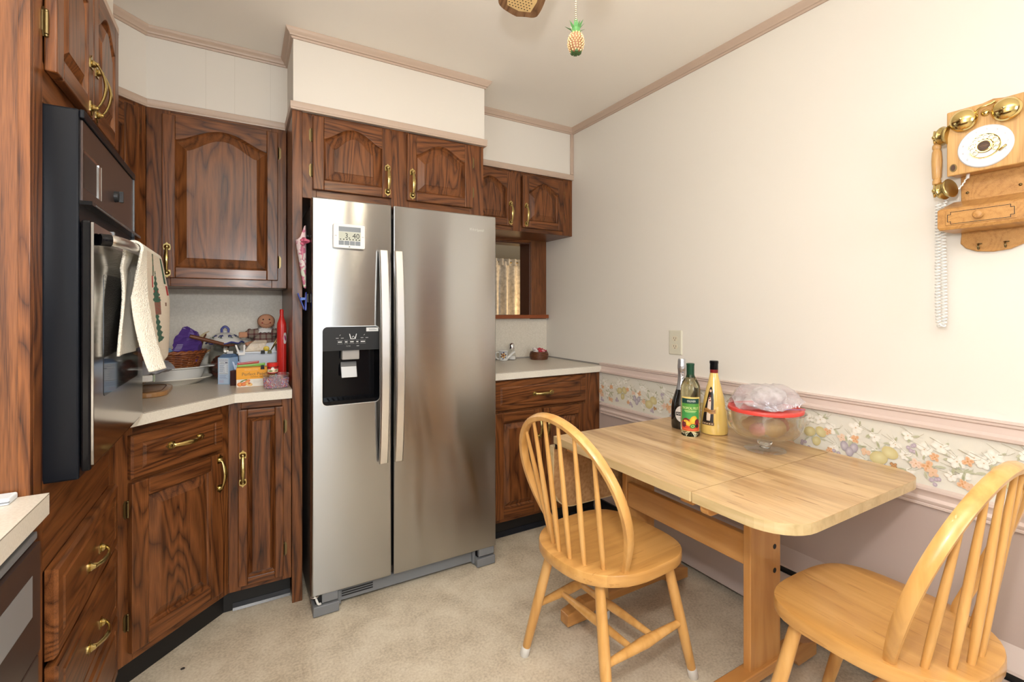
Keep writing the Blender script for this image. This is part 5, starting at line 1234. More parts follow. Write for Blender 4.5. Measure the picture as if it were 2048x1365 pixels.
# glass cookie jar with blue-flowered ceramic lid
jx, jy = -.068, 2.705
t = thing('cookie_jar', 'round glass jar with white scalloped ceramic lid painted with blue flowers', 'jar', (jx, jy, CZ))
b = MB(); b.lathe([(.001, 0), (.052, 0), (.064, .008), (.071, .05), (.072, .10), (.064, .145), (.054, .165), (.052, .170), (.050, .165), (.061, .144), (.069, .10), (.068, .05), (.061, .011), (.001, .006)], 40, cap=False); obj('jar_glass', b, film('smoky_jar_glass', (.955, .96, .95, 1), .06), t, smooth='auto')
b = MB(); N2 = 48; rings = []
for r, z, sc in ((.074, .172, 1), (.0765, .176, 1), (.075, .182, .9), (.062, .201, .35), (.040, .216, .1), (.018, .224, 0), (.001, .225, 0)):
    rings.append([(r * (1 + .045 * sc * math.cos(8 * 2 * PI * i / N2)) * math.cos(2 * PI * i / N2), r * (1 + .045 * sc * math.cos(8 * 2 * PI * i / N2)) * math.sin(2 * PI * i / N2), z - .004 * sc * math.cos(8 * 2 * PI * i / N2)) for i in range(N2)])
b.loft(rings); ld_ = obj('lid', b, white_glaze, t, smooth='auto')
b = MB(); b.tube([(p[0], p[1], p[2]) for p in [(r_[0] * 1.0, r_[1] * 1.0, r_[2]) for r_ in rings[1]]], .0038, 7, closed=True); obj('lid_rim', b, blue_glaze, ld_, smooth=True)
ya = math.atan2(-jy, -jx); ca, sa = math.cos(ya + PI / 2), math.sin(ya + PI / 2)
b = MB(); b.tube(catmull([(-.013 * ca, -.013 * sa, .222), (-.014 * ca, -.014 * sa, .240), (0, 0, .253), (.014 * ca, .014 * sa, .240), (.013 * ca, .013 * sa, .222)]), .0055, 10); obj('lid_handle', b, blue_glaze, ld_, smooth=True)
b = MB(); b.lathe([(.012, .222), (.010, .230), (.001, .232)], 16, cap=False); obj('handle_base', b, white_glaze, ld_, smooth=True)
def lidfn(u, v, z):   # v = distance from the top along the lid, u = arc
    r = .040 + v; zz = .216 - (v / .022) * .015; a = ya + u / .05; return ((r + z) * math.cos(a), (r + z) * math.sin(a), zz + .0012 + z)
pr = Print(lidfn, .004)
for uc in (-.045, -.016, .02, .05):
    for k in range(5): pr.blob(uc + .006 * math.cos(k * 1.26), .012 + .0045 * math.sin(k * 1.26), .0045, .003, k * 1.26, S(60, 60, 130), S(44, 44, 110), 8)
    pr.blob(uc + .002, .024, .006, .0028, .4, S(50, 90, 50), S(40, 70, 44), 8); pr.blob(uc - .007, .02, .004, .002, 1.0, S(60, 90, 60), S(40, 70, 44), 8)
pr.done('flower_print', ld_)
b = MB(); b.sphere((-.026, -.016, .058), 1, 16, 12, (.036, .038, .052)); crumple(b, .004, 31)
obj('contents', b, plain('dark_coffee_packets', (.05, .025, .018, 1), .35, var=(50, (.30, .08, .05, 1))), t)
b = MB(); b.lathe([(.018, .150), (.019, .168)], 20, (.03 * math.cos(ya), .03 * math.sin(ya), 0)); obj('inner_cap', b, chrome, t, smooth='auto')
# dry-goods carton
t = thing('pale_blue_carton', 'narrow pale blue carton printed with a nutrition table, flap top open', 'carton', (-.0905, 2.486, CZ), math.radians(-33))
W, D, H = .0545, .062, .120
b = MB(); b.box(0, W, 0, D, 0, H); obj('box', b, plain('pale_blue_card', S(168, 196, 226), .5), t, bevel=.0008)
b = MB(); b.loft([[(0, .001, H), (W, .001, H), (W, D, H), (0, D, H)], [(.006, .028, H + .014), (W, .024, H + .017), (W, .046, H + .012), (.01, .048, H + .010)]]); obj('flap', b, plain('steel_blue_card', S(96, 124, 160), .5), t)
b = MB(); b.box(.012, .040, .045, .047, H + .002, H + .026); obj('liner', b, pure_white, t)
pr = Print(lambda u, v, z: (u, -.0006 - z, v)); pr.rect(.004, W - .004, .004, H - .003, S(196, 214, 236)); pr.rect(.006, W - .006, .045, H - .004, S(226, 232, 240)); pr.text('NUTRITION FACTS', W / 2, H - .009, S(40, 60, 100), width=.040, height=.005); pr.rect(.007, W - .007, H - .0155, H - .014, S(40, 60, 110)); pr.text('Calories', .020, H - .022, S(40, 50, 90), width=.018, height=.005); pr.rect(.034, .046, H - .024, H - .020, S(40, 50, 90)); pr.rect(.007, W - .007, H - .028, H - .027, S(40, 60, 110))
for i in range(8): pr.rect(.008, .024 + rnd.uniform(0, .012), H - .034 - i * .0045, H - .0325 - i * .0045, S(120, 140, 176)); pr.rect(.042, .047, H - .034 - i * .0045, H - .0325 - i * .0045, S(120, 140, 176))
pr.rect(.007, W - .007, .047, .0485, S(40, 60, 110))
for i in range(4): pr.rect(.008, .046 - rnd.uniform(0, .01), .040 - i * .0045, .0412 - i * .0045, S(130, 140, 180))
for i in range(3): pr.rect(.006, .028, .018 - i * .005, .0195 - i * .005, S(196, 160, 190))
pr.done('nutrition_table', t)
t = thing('dark_brown_box', 'small dark brown box between blue carton and orange tea box', 'box', (-.042, 2.412, CZ), math.radians(-20))
b = MB(); b.box(0, .052, 0, .04, 0, .066); obj('box', b, plain('dark_brown_card', (.055, .018, .018, 1), .45), t, bevel=.001)
b = MB(); b.box(.004, .048, .004, .036, .066, .0668); obj('top_flap', b, plain('brown_card_flap', (.09, .035, .025, 1), .5), t)
t = thing('plastic_wrap_pick', 'small white and blue plastic pick standing behind the dark brown box', 'pick', (-.020, 2.47, CZ))
b = MB(); b.tube([(0, 0, 0), (0, 0, .085)], .004, 8); b.loft([[(-.004, -.003, .06), (.004, -.003, .06), (.004, .003, .06), (-.004, .003, .06)], [(-.015, -.002, .10), (-.008, -.002, .10), (-.008, .002, .10), (-.015, .002, .10)]]); b.loft([[(-.004, -.003, .06), (.004, -.003, .06), (.004, .003, .06), (-.004, .003, .06)], [(.008, -.002, .10), (.015, -.002, .10), (.015, .002, .10), (.008, .002, .10)]])
obj('pick_body', b, plain('white_blue_plastic', (.55, .66, .85, 1), .3), t, bevel=.001)
# tea box with two packets behind it and binder clip
t = thing('orange_tea_box', 'orange and white peach herbal tea box standing at the counter front', 'box', (-.018, 2.338, CZ), math.radians(-2.5))
W, D, H = .150, .055, .084
b = MB(); b.box(0, W, 0, D, 0, H); obj('box', b, plain('orange_card', S(238, 160, 44), .45), t, bevel=.0008)
pr = Print(lambda u, v, z: (u, -.0006 - z, v)); pr.rect(.001, W - .001, .001, .034, S(234, 228, 216)); pr.rect(.001, W - .001, .034, H - .001, S(242, 168, 44))
pr.text('BIGELOW', .058, H - .009, S(236, 190, 130), width=.052, height=.008); pr.rect(.004, .026, H - .0095, H - .0085, S(220, 150, 60))
pr.text('Perfect Peach', .071, .056, S(112, 92, 60), width=.098, height=.014); pr.text('HERBAL TEA', .078, .0425, S(70, 48, 24), width=.048, height=.0038)
for u, v, a, b_, rot, c0, c1 in ((.014, .013, .011, .009, 0, S(244, 170, 90), S(226, 124, 60)), (.030, .014, .013, .009, .3, S(240, 150, 80), S(214, 110, 56)), (.042, .024, .012, .007, .6, S(244, 170, 100), S(222, 120, 66)), (.048, .012, .014, .008, -.3, S(246, 216, 150), S(228, 176, 100)), (.049, .015, .005, .004, .3, S(200, 110, 60), S(190, 96, 50)), (.022, .026, .008, .003, .5, S(120, 140, 60), S(100, 120, 50)), (.034, .031, .008, .0025, .2, S(120, 140, 60), S(100, 120, 50))): pr.blob(u, v, a, b_, rot, c0, c1, 14)
for i in range(3): pr.rect(.064, .098 - i * .006, .026 - i * .005, .0270 - i * .005, S(190, 186, 180))
pr.done('box_print', t)
b = MB(); b.prism([(.092, H - .010), (.108, H - .010), (.106, H + .008), (.094, H + .008)], -.004, .004, axis=1); b.tube([(.095, -.004, H - .008), (.098, -.006, H + .002), (.103, -.006, H + .002), (.105, -.004, H - .008)], .0012, 6); obj('binder_clip', b, black_matte, t, bevel=.001)
for nm, lab, dy, x0, x1, z0, z1, c in (('red_packet', 'red paper packet sticking up behind the orange tea box', .058, .004, .088, .100, .106, S(190, 44, 50)), ('green_packet', 'bright green paper packet sticking up behind the orange tea box', .0565, .003, .112, .091, .097, S(118, 186, 60))):
    t = thing(nm, lab, 'packet', (-.018, 2.338 + dy + (.006 if 'red' in nm else 0), CZ), math.radians(-2.5)); b = MB(); b.prism([(x0, 0), (x1, 0), (x1, z1), (x0, z0)], 0, .002, axis=1); obj('packet_sheet', b, plain(nm + '_paper', c, .4), t)
    b = MB(); b.prism([(x0 + .004, z0 - .004), (x1 - .004, z1 - .004), (x1 - .004, z1 - .003), (x0 + .004, z0 - .003)], -.0004, 0, axis=1); obj('seal_line', b, pure_white, t)
# plastic bin with clips and bags
t = thing('white_plastic_bin', 'translucent white plastic bin with rim clips behind the orange tea box', 'bin', (-.012, 2.475, CZ))
W, D, H = .168, .115, .142
b = MB(); rings = [[(x, y, z) for x, y in rrect(-k, W + k, -k, D + k, .012, 4)] for k, z in ((-.012, 0), (-.002, H - .008), (.006, H - .007), (.006, H), (.002, H), (-.004, H - .004), (-.015, .003))]; b.loft(rings); obj('tub', b, plain('milky_plastic', (.66, .72, .80, 1), .3), t, smooth='auto')
for x, m_ in ((.100, black_matte), (.128, plain('green_brass_clip', (.16, .15, .05, 1), .4))):
    b = MB(); b.prism([(x - .009, H - .011), (x + .009, H - .011), (x + .008, H + .004), (x - .008, H + .004)], -.010, .004, axis=1); b.tube([(x - .006, -.010, H - .008), (x - .003, -.014, H + .002), (x + .003, -.014, H + .002), (x + .006, -.010, H - .008)], .0012, 6); obj('clip', b, m_, t, bevel=.001)
b = MB()
for dx, lean_ in ((0, -.012), (.018, .004)): b.loft([[(dx - .004 + .006, -.006, H - .012), (dx + .010, -.006, H - .012), (dx + .010, -.003, H - .012), (dx - .004 + .006, -.003, H - .012)], [(dx + lean_, -.008, H + .034), (dx + lean_ + .007, -.008, H + .034), (dx + lean_ + .007, -.005, H + .034), (dx + lean_, -.005, H + .034)]])
b.box(.002, .026, -.007, -.003, H - .014, H - .002); obj('clothes_peg', b, pure_white, t)
t = thing('pasta_bag', 'clear bag of beige pasta leaning in the white plastic bin', 'bag', (.045, 2.515, CZ + .110), .1)
b = MB(); b.loft([[(-.030, -.012, 0), (.030, -.012, 0), (.030, .018, 0), (-.030, .018, 0)], [(-.036, -.018, .035), (.045, -.018, .035), (.045, .022, .035), (-.036, .022, .035)], [(-.012, -.01, .066), (.06, -.01, .066), (.06, .016, .066), (-.012, .016, .066)], [(.012, -.003, .084), (.062, -.003, .082), (.062, .004, .082), (.012, .004, .084)]]); crumple(b, .002, 41); obj('film', b, plain('pasta_in_film', (.66, .55, .40, 1), .18, bump=(90, .9), coat=.6, var=(30, (.46, .40, .34, 1))), t, bevel=.006)
b = MB(); b.loft([[(.010, -.0195, .004), (.032, -.0195, .004), (.032, -.0190, .004), (.010, -.0190, .004)], [(.024, -.0195, .032), (.036, -.0195, .030), (.036, -.0190, .030), (.024, -.0190, .032)]]); obj('yellow_label', b, yellow_glaze, t)
t = thing('yellow_candy_bag', 'yellow and white printed bag with a chick in the plastic bin', 'bag', (.118, 2.515, CZ + .110), -.15)
b = MB(); b.loft([[(-.024, -.010, 0), (.024, -.010, 0), (.024, .014, 0), (-.024, .014, 0)], [(-.03, -.016, .03), (.03, -.016, .03), (.03, .016, .03), (-.03, .016, .03)], [(-.03, -.006, .066), (.022, -.006, .070), (.022, .008, .070), (-.03, .008, .066)]]); crumple(b, .0018, 43); obj('film', b, plain('silver_print_film', (.55, .58, .64, 1), .25, coat=.5), t, bevel=.005)
b = MB(); b.sphere((-.004, -.016, .022), 1, 12, 8, (.017, .003, .013)); b.sphere((-.012, -.017, .042), 1, 12, 8, (.013, .003, .012)); obj('chick_print', b, plain('chick_yellow', (.72, .52, .05, 1), .4), t, smooth=True)
b = MB(); b.sphere((.0, -.018, .010), 1, 10, 6, (.012, .003, .009)); obj('egg_print', b, pure_white, t, smooth=True)
t = thing('gold_skewers', 'pair of thin gold picks sticking out of the plastic bin', 'skewers', (.135, 2.50, CZ + .118))
for x1, z1 in ((.030, .102), (.038, .092)): b = MB(); b.tube([(-.015, 0, .02), (x1 - .006, .004, z1), ], .0022, 8); b.sphere((x1 - .006, .004, z1), .003, 8, 6); obj('pick', b, gold, t, smooth=True)
# rag doll behind the bin
t = thing('rag_doll', 'smiling brown cloth doll in red plaid dress behind the plastic bin', 'doll', (.106, 2.690, CZ))
def plaid():
    k = NT('plaid_cloth'); tc = k.n('ShaderNodeTexCoord'); sp = k.n('ShaderNodeSeparateXYZ'); k.l(tc.outputs['Object'], sp.inputs[0])
    a = k.math('LESS_THAN', k.math('FRACT', k.math('MULTIPLY', sp.outputs[0], 38.0)), .3); c = k.math('LESS_THAN', k.math('FRACT', k.math('MULTIPLY', sp.outputs[2], 38.0)), .3)
    f = k.math('MULTIPLY', k.math('ADD', a, c), .5); k.l(k.ramp(f, [(0.0, S(150, 136, 122)), (.5, S(122, 90, 84)), (1.0, S(104, 58, 56))]), k.b.inputs['Base Color']); k.b.inputs['Roughness'].default_value = .9; return k.m
pl = plaid(); skin = plain('tan_doll_cloth', (.60, .30, .175, 1), .8, bump=(200, .2))
b = MB(); b.loft([[(r * math.cos(2 * PI * i / 20), r * .6 * math.sin(2 * PI * i / 20), z) for i in range(20)] for r, z in ((.062, 0), (.070, .05), (.066, .14), (.054, .19), (.040, .225), (.020, .240))]); obj('dress', b, pl, t, smooth='auto')
b = MB(); b.sphere((.004, -.016, .278), 1, 24, 16, (.0375, .021, .0360)); hd = obj('head', b, skin, t, smooth=True)
b = MB(); b.tube([(.004 + .0385 * math.cos(a), -.020, .278 + .0345 * math.sin(a)) for a in [i * PI / 20 for i in range(40)]], .0014, 5, closed=True); obj('seam', b, plain('doll_seam', (.20, .08, .045, 1), .8), hd)
ck_ = plain('doll_cheek', (.42, .03, .03, 1), .6)
for s in (-1, 1):
    b = MB(); b.sphere((.004 + s * .014, -.036, .287), .0036, 8, 6); obj('eye', b, ink, hd, smooth=True)
    b = MB(); b.sphere((.004 + s * .018, -.0345, .270), .0036, 8, 6); obj('cheek', b, ck_, hd, smooth=True)
b = MB(); b.tube([(.004 + .016 * math.cos(a), -.0352, .272 + .010 * math.sin(a)) for a in [PI + .5 + i * (PI - 1) / 8 for i in range(9)]], .0009, 5); obj('mouth', b, plain('doll_mouth', (.25, .06, .04, 1), .7), hd)
b = MB(); n = 40; b.loft([[((r + .004 * math.sin(i * 2.4)) * math.cos(2 * PI * i / n), (r * .62) * math.sin(2 * PI * i / n) - .006, z + .003 * math.sin(i * 2.4)) for i in range(n)] for r, z in ((.020, .246), (.036, .236), (.046, .224), (.044, .221), (.020, .238))]); obj('collar', b, pure_white, t, smooth=True)
for s in (-1, 1):
    e_ = .080 if s < 0 else .052
    b = MB(); b.tube(catmull([(s * .030, -.006, .222), (s * e_ * .72, -.014, .218), (s * e_, -.02, .212)]), [.020] * 7 + [.026] * 3 + [.020] * 3, 12); obj('sleeve', b, pl, t, smooth=True)
    if s < 0: b = MB(); b.box(-.116, -.078, -.032, -.012, .198, .226); obj('hand', b, skin, t, bevel=.005)
    b = MB(); b.tube(catmull([(s * .02 - .02, -.045, .165), (s * .03 - .03, -.075, .172), (s * .04 - .045, -.098, .168)]), .0105, 10); obj('leg', b, skin, t, smooth=True)
# red bottle in the corner
t = thing('red_plastic_bottle', 'tall red plastic bottle with thin bent neck beside the end panel', 'bottle', (.1625, 2.405, CZ))
b = MB(); b.lathe([(.018, 0), (.0205, .004), (.0205, .255), (.019, .275), (.011, .296), (.0075, .312), (.0085, .325), (.0085, .334), (.006, .338)], 24); obj('bottle_body', b, red_plastic, t, smooth='auto')
b = MB(); b.box(.004, .007, -.0215, -.0205, .05, .27); obj('mould_line', b, red_plastic, t)
pr = Print(cyl_print(0, 0, .0205, math.atan2(-2.405, -.1625) + .75), .003); pr.blob(0, .205, .011, .026, 0, S(228, 222, 220), S(226, 216, 214), 20); pr.blob(.001, .206, .0045, .014, .2, S(170, 40, 110), S(180, 60, 120), 14); pr.done('round_logo', t)
# sprinkles tub with spice jar on it
t = thing('sprinkles_tub', 'clear plastic tub of multicoloured sprinkles at the counter front', 'tub', (.1305, 2.255, CZ))
def rr3(k, z, a=.050, c=.040): return [(x, y, z) for x, y in rrect(-a * k, a * k, -c * k, c * k, .028 * k, 6)]
b = MB(); b.loft([rr3(.86, 0), rr3(.90, .003), rr3(.985, .050), rr3(1.02, .052), rr3(1.02, .0545), rr3(.96, .052), rr3(.87, .005)]); obj('tub', b, clear_plastic, t, smooth='auto')
b = MB(); b.loft([rr3(.99, .0545), rr3(1.04, .055), rr3(1.04, .0595), rr3(.98, .061), rr3(.94, .0585)]); obj('lid', b, clear_plastic, t, smooth='auto')
b = MB(); b.loft([rr3(.84, .002), rr3(.88, .005), rr3(.945, .043)]); obj('sprinkles_mass', b, plain('sprinkle_filling', (.30, .22, .26, 1), .6), t, smooth='auto')
cols = [plain('sprinkle_' + n_, c, .4) for n_, c in (('white', (.75, .72, .70, 1)), ('pink', (.70, .25, .30, 1)), ('blue', (.12, .16, .46, 1)), ('orange', (.70, .32, .10, 1)), ('red', (.50, .05, .06, 1)), ('lilac', (.40, .32, .55, 1)))]
bms = [MB() for _ in cols]
for i in range(1500):
    q = rr3(1, 0)[rnd.randrange(28)]; h = rnd.uniform(.004, .042); k = .87 + (h / .05) * .09
    q2 = rr3(1, 0)[(rr3(1, 0).index(q) + 1) % 28]; m_ = rnd.random(); p = Vector((q[0] + (q2[0] - q[0]) * m_, q[1] + (q2[1] - q[1]) * m_, 0)) * (k if rnd.random() < .75 else rnd.uniform(.1, k)); 
    if p.length < .034 or rnd.random() < .1: h = .043
    d = Vector((rnd.uniform(-1, 1), rnd.uniform(-1, 1), rnd.uniform(-1, 1)))  .normalized() * .0030; c_ = Vector((p.x, p.y, h)); s_ = Vector((d.y, -d.x, 0)).normalized() * .0012; u_ = Vector((0, 0, .0012))
    bms[rnd.randrange(len(cols))].loft([[c_ - d + s_, c_ - d + u_, c_ - d - s_, c_ - d - u_], [c_ + d + s_, c_ + d + u_, c_ + d - s_, c_ + d - u_]])
for mb_, m_ in zip(bms, cols): tag(obj('sprinkles', mb_, m_, t), None, kind='stuff')
t = thing('spice_jar', 'small glass spice jar with red lid standing on the sprinkles tub', 'jar', (.118, 2.262, CZ + .0612))
b = MB(); b.lathe([(.020, 0), (.0215, .002), (.0215, .030), (.0195, .033)], 24); obj('jar_glass', b, plain('dark_spice_glass', (.09, .035, .02, 1), .1, coat=.6), t, smooth='auto')
b = MB(); b.lathe([(.0222, .031), (.0226, .033), (.0226, .045), (.021, .047)], 30); obj('lid', b, red_plastic, t, smooth='auto')
pr = Print(cyl_print(0, 0, .0216, math.atan2(-2.262, -.118)), .003)
for i in range(12): u0 = -.026 + i * .0043; pr.rect(u0, u0 + .0044, .005, .028, S(222, 206, 170)); pr.rect(u0, u0 + .0044, .021, .028, S(176, 30, 40)); pr.rect(u0, u0 + .0044, .003, .007, S(170, 36, 40))
pr.blob(0, .022, .007, .006, 0, S(236, 232, 226), S(230, 224, 216), 14)
for i in range(4): pr.blob(.010 + i * .003, .012 + (i % 2) * .005, .003, .002, i, S(50, 30, 20), S(70, 40, 24), 8)
pr.blob(-.008, .013, .008, .003, 0, S(120, 140, 70), S(110, 120, 60), 10); pr.done('label', t)
# ------------------------------------------------------------------ wall outlet (faces -x)
t = thing('wall_outlet', 'ivory duplex wall outlet plate above the chair rail', 'outlet', (XR, 1.627, 1.085), -PI / 2)
b = MB(); b.loft([[(x, y, z) for x, z in rrect(-.041 + i, .041 - i, -.062 + i, .062 - i, .004, 3)] for y, i in ((0, 0), (-.003, .0005), (-.006, .005))]); obj('cover_plate', b, ivory, t)
for zc in (.020, -.020):
    b = MB(); b.prism([(.0165 * math.cos(a), zc + max(-.012, min(.012, .0165 * math.sin(a)))) for a in [i * PI / 14 for i in range(28)]], -.0078, -.005, axis=1); so = obj('socket', b, ivory_in, t)
    b = MB(); b.box(-.0075, -.0055, -.0081, -.0075, zc - .002, zc + .007); b.box(.0055, .0075, -.0081, -.0075, zc - .002, zc + .006); b.M = Matrix.Translation((0, -.0078, zc - .0075)) @ Matrix.Rotation(PI / 2, 4, 'X'); b.lathe([(.0024, 0), (.0024, .0004)], 12); obj('slot', b, ink, so)
b = MB(); b.M = Matrix.Translation((0, -.0058, 0)) @ Matrix.Rotation(PI / 2, 4, 'X'); b.lathe([(.0032, 0), (.0028, .001)], 12); obj('screw', b, ivory_in, t)

# ------------------------------------------------------------------ wall telephone (faces -x; local x to the photo's right)
t = thing('wall_telephone', 'antique-style oak wall telephone with rotary dial and twin brass bells', 'telephone', (XR, .474, 1.64), -PI / 2)
bk = [(-.070, -.165), (-.072, -.190), (-.060, -.205), (-.035, -.217), (0, -.221), (.035, -.217), (.060, -.205), (.072, -.190), (.070, -.165), (.072, .19), (.060, .205), (.045, .206), (.03, .215), (0, .222), (-.03, .215), (-.045, .206), (-.060, .205), (-.072, .19)]
b = MB(); b.prism(bk[::-1], -.014, 0, axis=1); obj('backboard', b, oak_phone_h, t, bevel=.003)
b = MB(); b.box(-.0815, .0815, -.070, -.014, .010, .190); obj('box', b, oak_light, t, bevel=.003)
b = MB(); b.box(-.0835, .0835, -.078, -.070, .006, .196); obj('front_board', b, oak_light, t, bevel=.003)
FYp = -.078
def disc(mb, x, z, prof, n=40, tilt=0):
    mb.M = Matrix.Translation((x, FYp, z)) @ Matrix.Rotation(PI / 2, 4, 'X'); mb.lathe(prof, n); mb.M = Matrix.Identity(4); return mb
for x in (-.043, .045):
    b = MB(); disc(b, x, .158, [(.030, .010), (.0312, .011), (.031, .014), (.027, .022), (.018, .029), (.008, .032), (.0035, .0325), (.0032, .036), (.001, .037)], 36); b2 = obj('bell', b, gold, t, smooth='auto')
    b = MB(); disc(b, x, .158, [(.005, 0), (.005, .011)], 12); obj('bell_post', b, brass, b2, smooth='auto')
b = MB(); b.tube(catmull([(-.016, FYp - .010, .168), (-.010, FYp - .016, .177), (0, FYp - .018, .180), (.010, FYp - .016, .182), (.020, FYp - .010, .188)]), .0032, 8); b.sphere((-.016, FYp - .010, .168), .0045, 10, 8); b.sphere((.020, FYp - .010, .188), .0045, 10, 8); obj('clapper', b, gold, t, smooth=True)
b = MB(); disc(b, .001, .166, [(.010, 0), (.0095, .004), (.005, .007), (.001, .008)], 18); obj('clapper_boss', b, gold, t, smooth=True)
dz = .072
b = MB(); disc(b, .0, dz, [(.0585, 0), (.0585, .003), (.056, .0055), (.030, .006)], 48); dl_ = obj('dial_plate', b, plain('porcelain_dial', (.68, .71, .76, 1), .2), t, smooth='auto')
# finger wheel with ten real holes
b = MB(); RO, RI, RH, RC = .0345, .0145, .0058, .0255; nh = 10; yF = FYp - .0085; yB = FYp - .0065
def ringpts(r, y, n=80): return [(r * math.cos(2 * PI * i / n), y, dz + r * math.sin(2 * PI * i / n)) for i in range(n)]
b.loft([ringpts(RO, yF), ringpts(RO, yB)], True, False); b.loft([ringpts(RC + RH + .0012, yF), ringpts(RO, yF)], True, False); b.loft([ringpts(RI, yF), ringpts(RC - RH - .0012, yF)], True, False)
for h in range(nh):
    a0 = math.radians(-55 + 27.2 * h) + PI / 2 - math.radians(60); cx, cz = RC * math.cos(a0), RC * math.sin(a0)
    b.tube([(cx + RH * math.cos(2 * PI * i / 20), yF + .0004, dz + cz + RH * math.sin(2 * PI * i / 20)) for i in range(20)], .0013, 6, closed=True)
b.tube(ringpts(RC + RH + .0016, yF + .0003, 60), .0012, 5, closed=True); b.tube(ringpts(RC - RH - .0016, yF + .0003, 60), .0012, 5, closed=True)
obj('finger_wheel', b, gold, dl_, smooth='auto')
b = MB(); disc(b, 0, dz, [(.0150, .005), (.0150, .0095), (.0135, .0105)], 32); obj('hub_ring', b, gold, dl_, smooth='auto')
b = MB(); disc(b, 0, dz, [(.0132, .0100), (.0128, .0112)], 32); obj('hub_badge', b, plain('brown_badge', (.055, .022, .014, 1), .35), dl_, smooth='auto')
pr = Print(lambda u, v, z: (u, FYp - .0114 - z, dz + v)); pr.rect(-.008, .008, -.0005, .0005, S(150, 110, 80)); pr.rect(-.006, .006, -.004, -.0035, S(130, 96, 70)); pr.rect(-.006, .006, .0035, .004, S(130, 96, 70)); pr.done('badge_print', dl_)
pr = Print(lambda u, v, z: (u, FYp - .0061 - z, dz + v))
for h, d in enumerate('1234567890'):
    a0 = math.radians(-55 + 27.2 * h) + PI / 2 - math.radians(60); pr.text(d, .0465 * math.cos(a0), .0465 * math.sin(a0), S(150, 150, 158), height=.0055)
pr.done('dial_numerals', dl_)
b = MB(); b.tube([(.030, FYp - .010, dz - .022), (.040, FYp - .011, dz - .014), (.044, FYp - .009, dz - .010)], [.003, .0022, .003], 8); obj('finger_stop', b, gold, dl_, smooth=True)
b = MB(); b.prism([(-.068 + .008 * math.cos(a), .028 + .0115 * math.sin(a)) for a in [i * PI / 12 for i in range(24)]], FYp - .003, FYp, axis=1); bd = obj('oval_badge', b, brass_dark, t, bevel=.0006)
b = MB(); b.prism([(-.068 + .0055 * math.cos(a), .028 + .009 * math.sin(a)) for a in [i * PI / 12 for i in range(24)]], FYp - .0034, FYp - .0028, axis=1); obj('badge_face', b, bpy.data.materials['brown_badge'], bd)
# shelf with drawer
b = MB(); b.loft([[(-.088, -.116, -.158), (.088, -.116, -.158), (.088, -.014, -.158), (-.088, -.014, -.158)], [(-.092, -.120, -.150), (.092, -.120, -.150), (.092, -.014, -.150), (-.092, -.014, -.150)], [(-.092, -.120, -.100), (.092, -.120, -.100), (.092, -.014, -.066), (-.092, -.014, -.066)], [(-.088, -.115, -.096), (.088, -.115, -.096), (.086, -.014, -.062), (-.086, -.014, -.062)]]); sh = obj('shelf_box', b, oak_phone_h, t, bevel=.002)
b = MB(); b.box(-.072, .072, -.1225, -.119, -.146, -.105); df = obj('drawer_front', b, oak_phone_h, t, bevel=.001)
pr = Print(lambda u, v, z: (u, -.1228 - z, v)); w_ = .0016
x0, x1, z0, z1, c_ = -.068, .068, -.1425, -.1085, .007
for p0, p1 in (((x0 + c_, z0), (x1 - c_, z0)), ((x0 + c_, z1), (x1 - c_, z1)), ((x0, z0 + c_), (x0, z1 - c_)), ((x1, z0 + c_), (x1, z1 - c_)), ((x0, z0 + c_), (x0 + c_, z0 + c_)), ((x0 + c_, z0 + c_), (x0 + c_, z0)), ((x1, z0 + c_), (x1 - c_, z0 + c_)), ((x1 - c_, z0 + c_), (x1 - c_, z0)), ((x0, z1 - c_), (x0 + c_, z1 - c_)), ((x0 + c_, z1 - c_), (x0 + c_, z1)), ((x1, z1 - c_), (x1 - c_, z1 - c_)), ((x1 - c_, z1 - c_), (x1 - c_, z1))):
    a0, a1 = min(p0[0], p1[0]) - w_ / 2, max(p0[0], p1[0]) + w_ / 2; c0, c1 = min(p0[1], p1[1]) - w_ / 2, max(p0[1], p1[1]) + w_ / 2; pr.rect(a0, a1, c0, c1, S(40, 28, 22))
pr.done('drawer_border', df)
b = MB(); b.M = Matrix.Translation((0, -.1225, -.1255)) @ Matrix.Rotation(PI / 2, 4, 'X'); b.lathe([(.006, 0), (.005, .006), (.0105, .010), (.0115, .014), (.009, .018), (.003, .019)], 22); obj('drawer_knob', b, oak_phone_h, df, smooth='auto')
for x in (-.028, .028):
    b = MB(); b.tube(catmull([(x, -.015, -.196), (x, -.026, -.198), (x, -.030, -.206), (x, -.026, -.212), (x, -.021, -.208)]), .0022, 7); b.lathe([(.006, 0), (.006, .002)], 12, (x, -.018, -.197)); obj('key_hook', b, brass_dark, t, smooth=True)
for x in (-.055, .055): b = MB(); b.sphere((x, -.0145, -.04), .004, 10, 6); obj('screw_head', b, brass_dark, t, smooth=True)
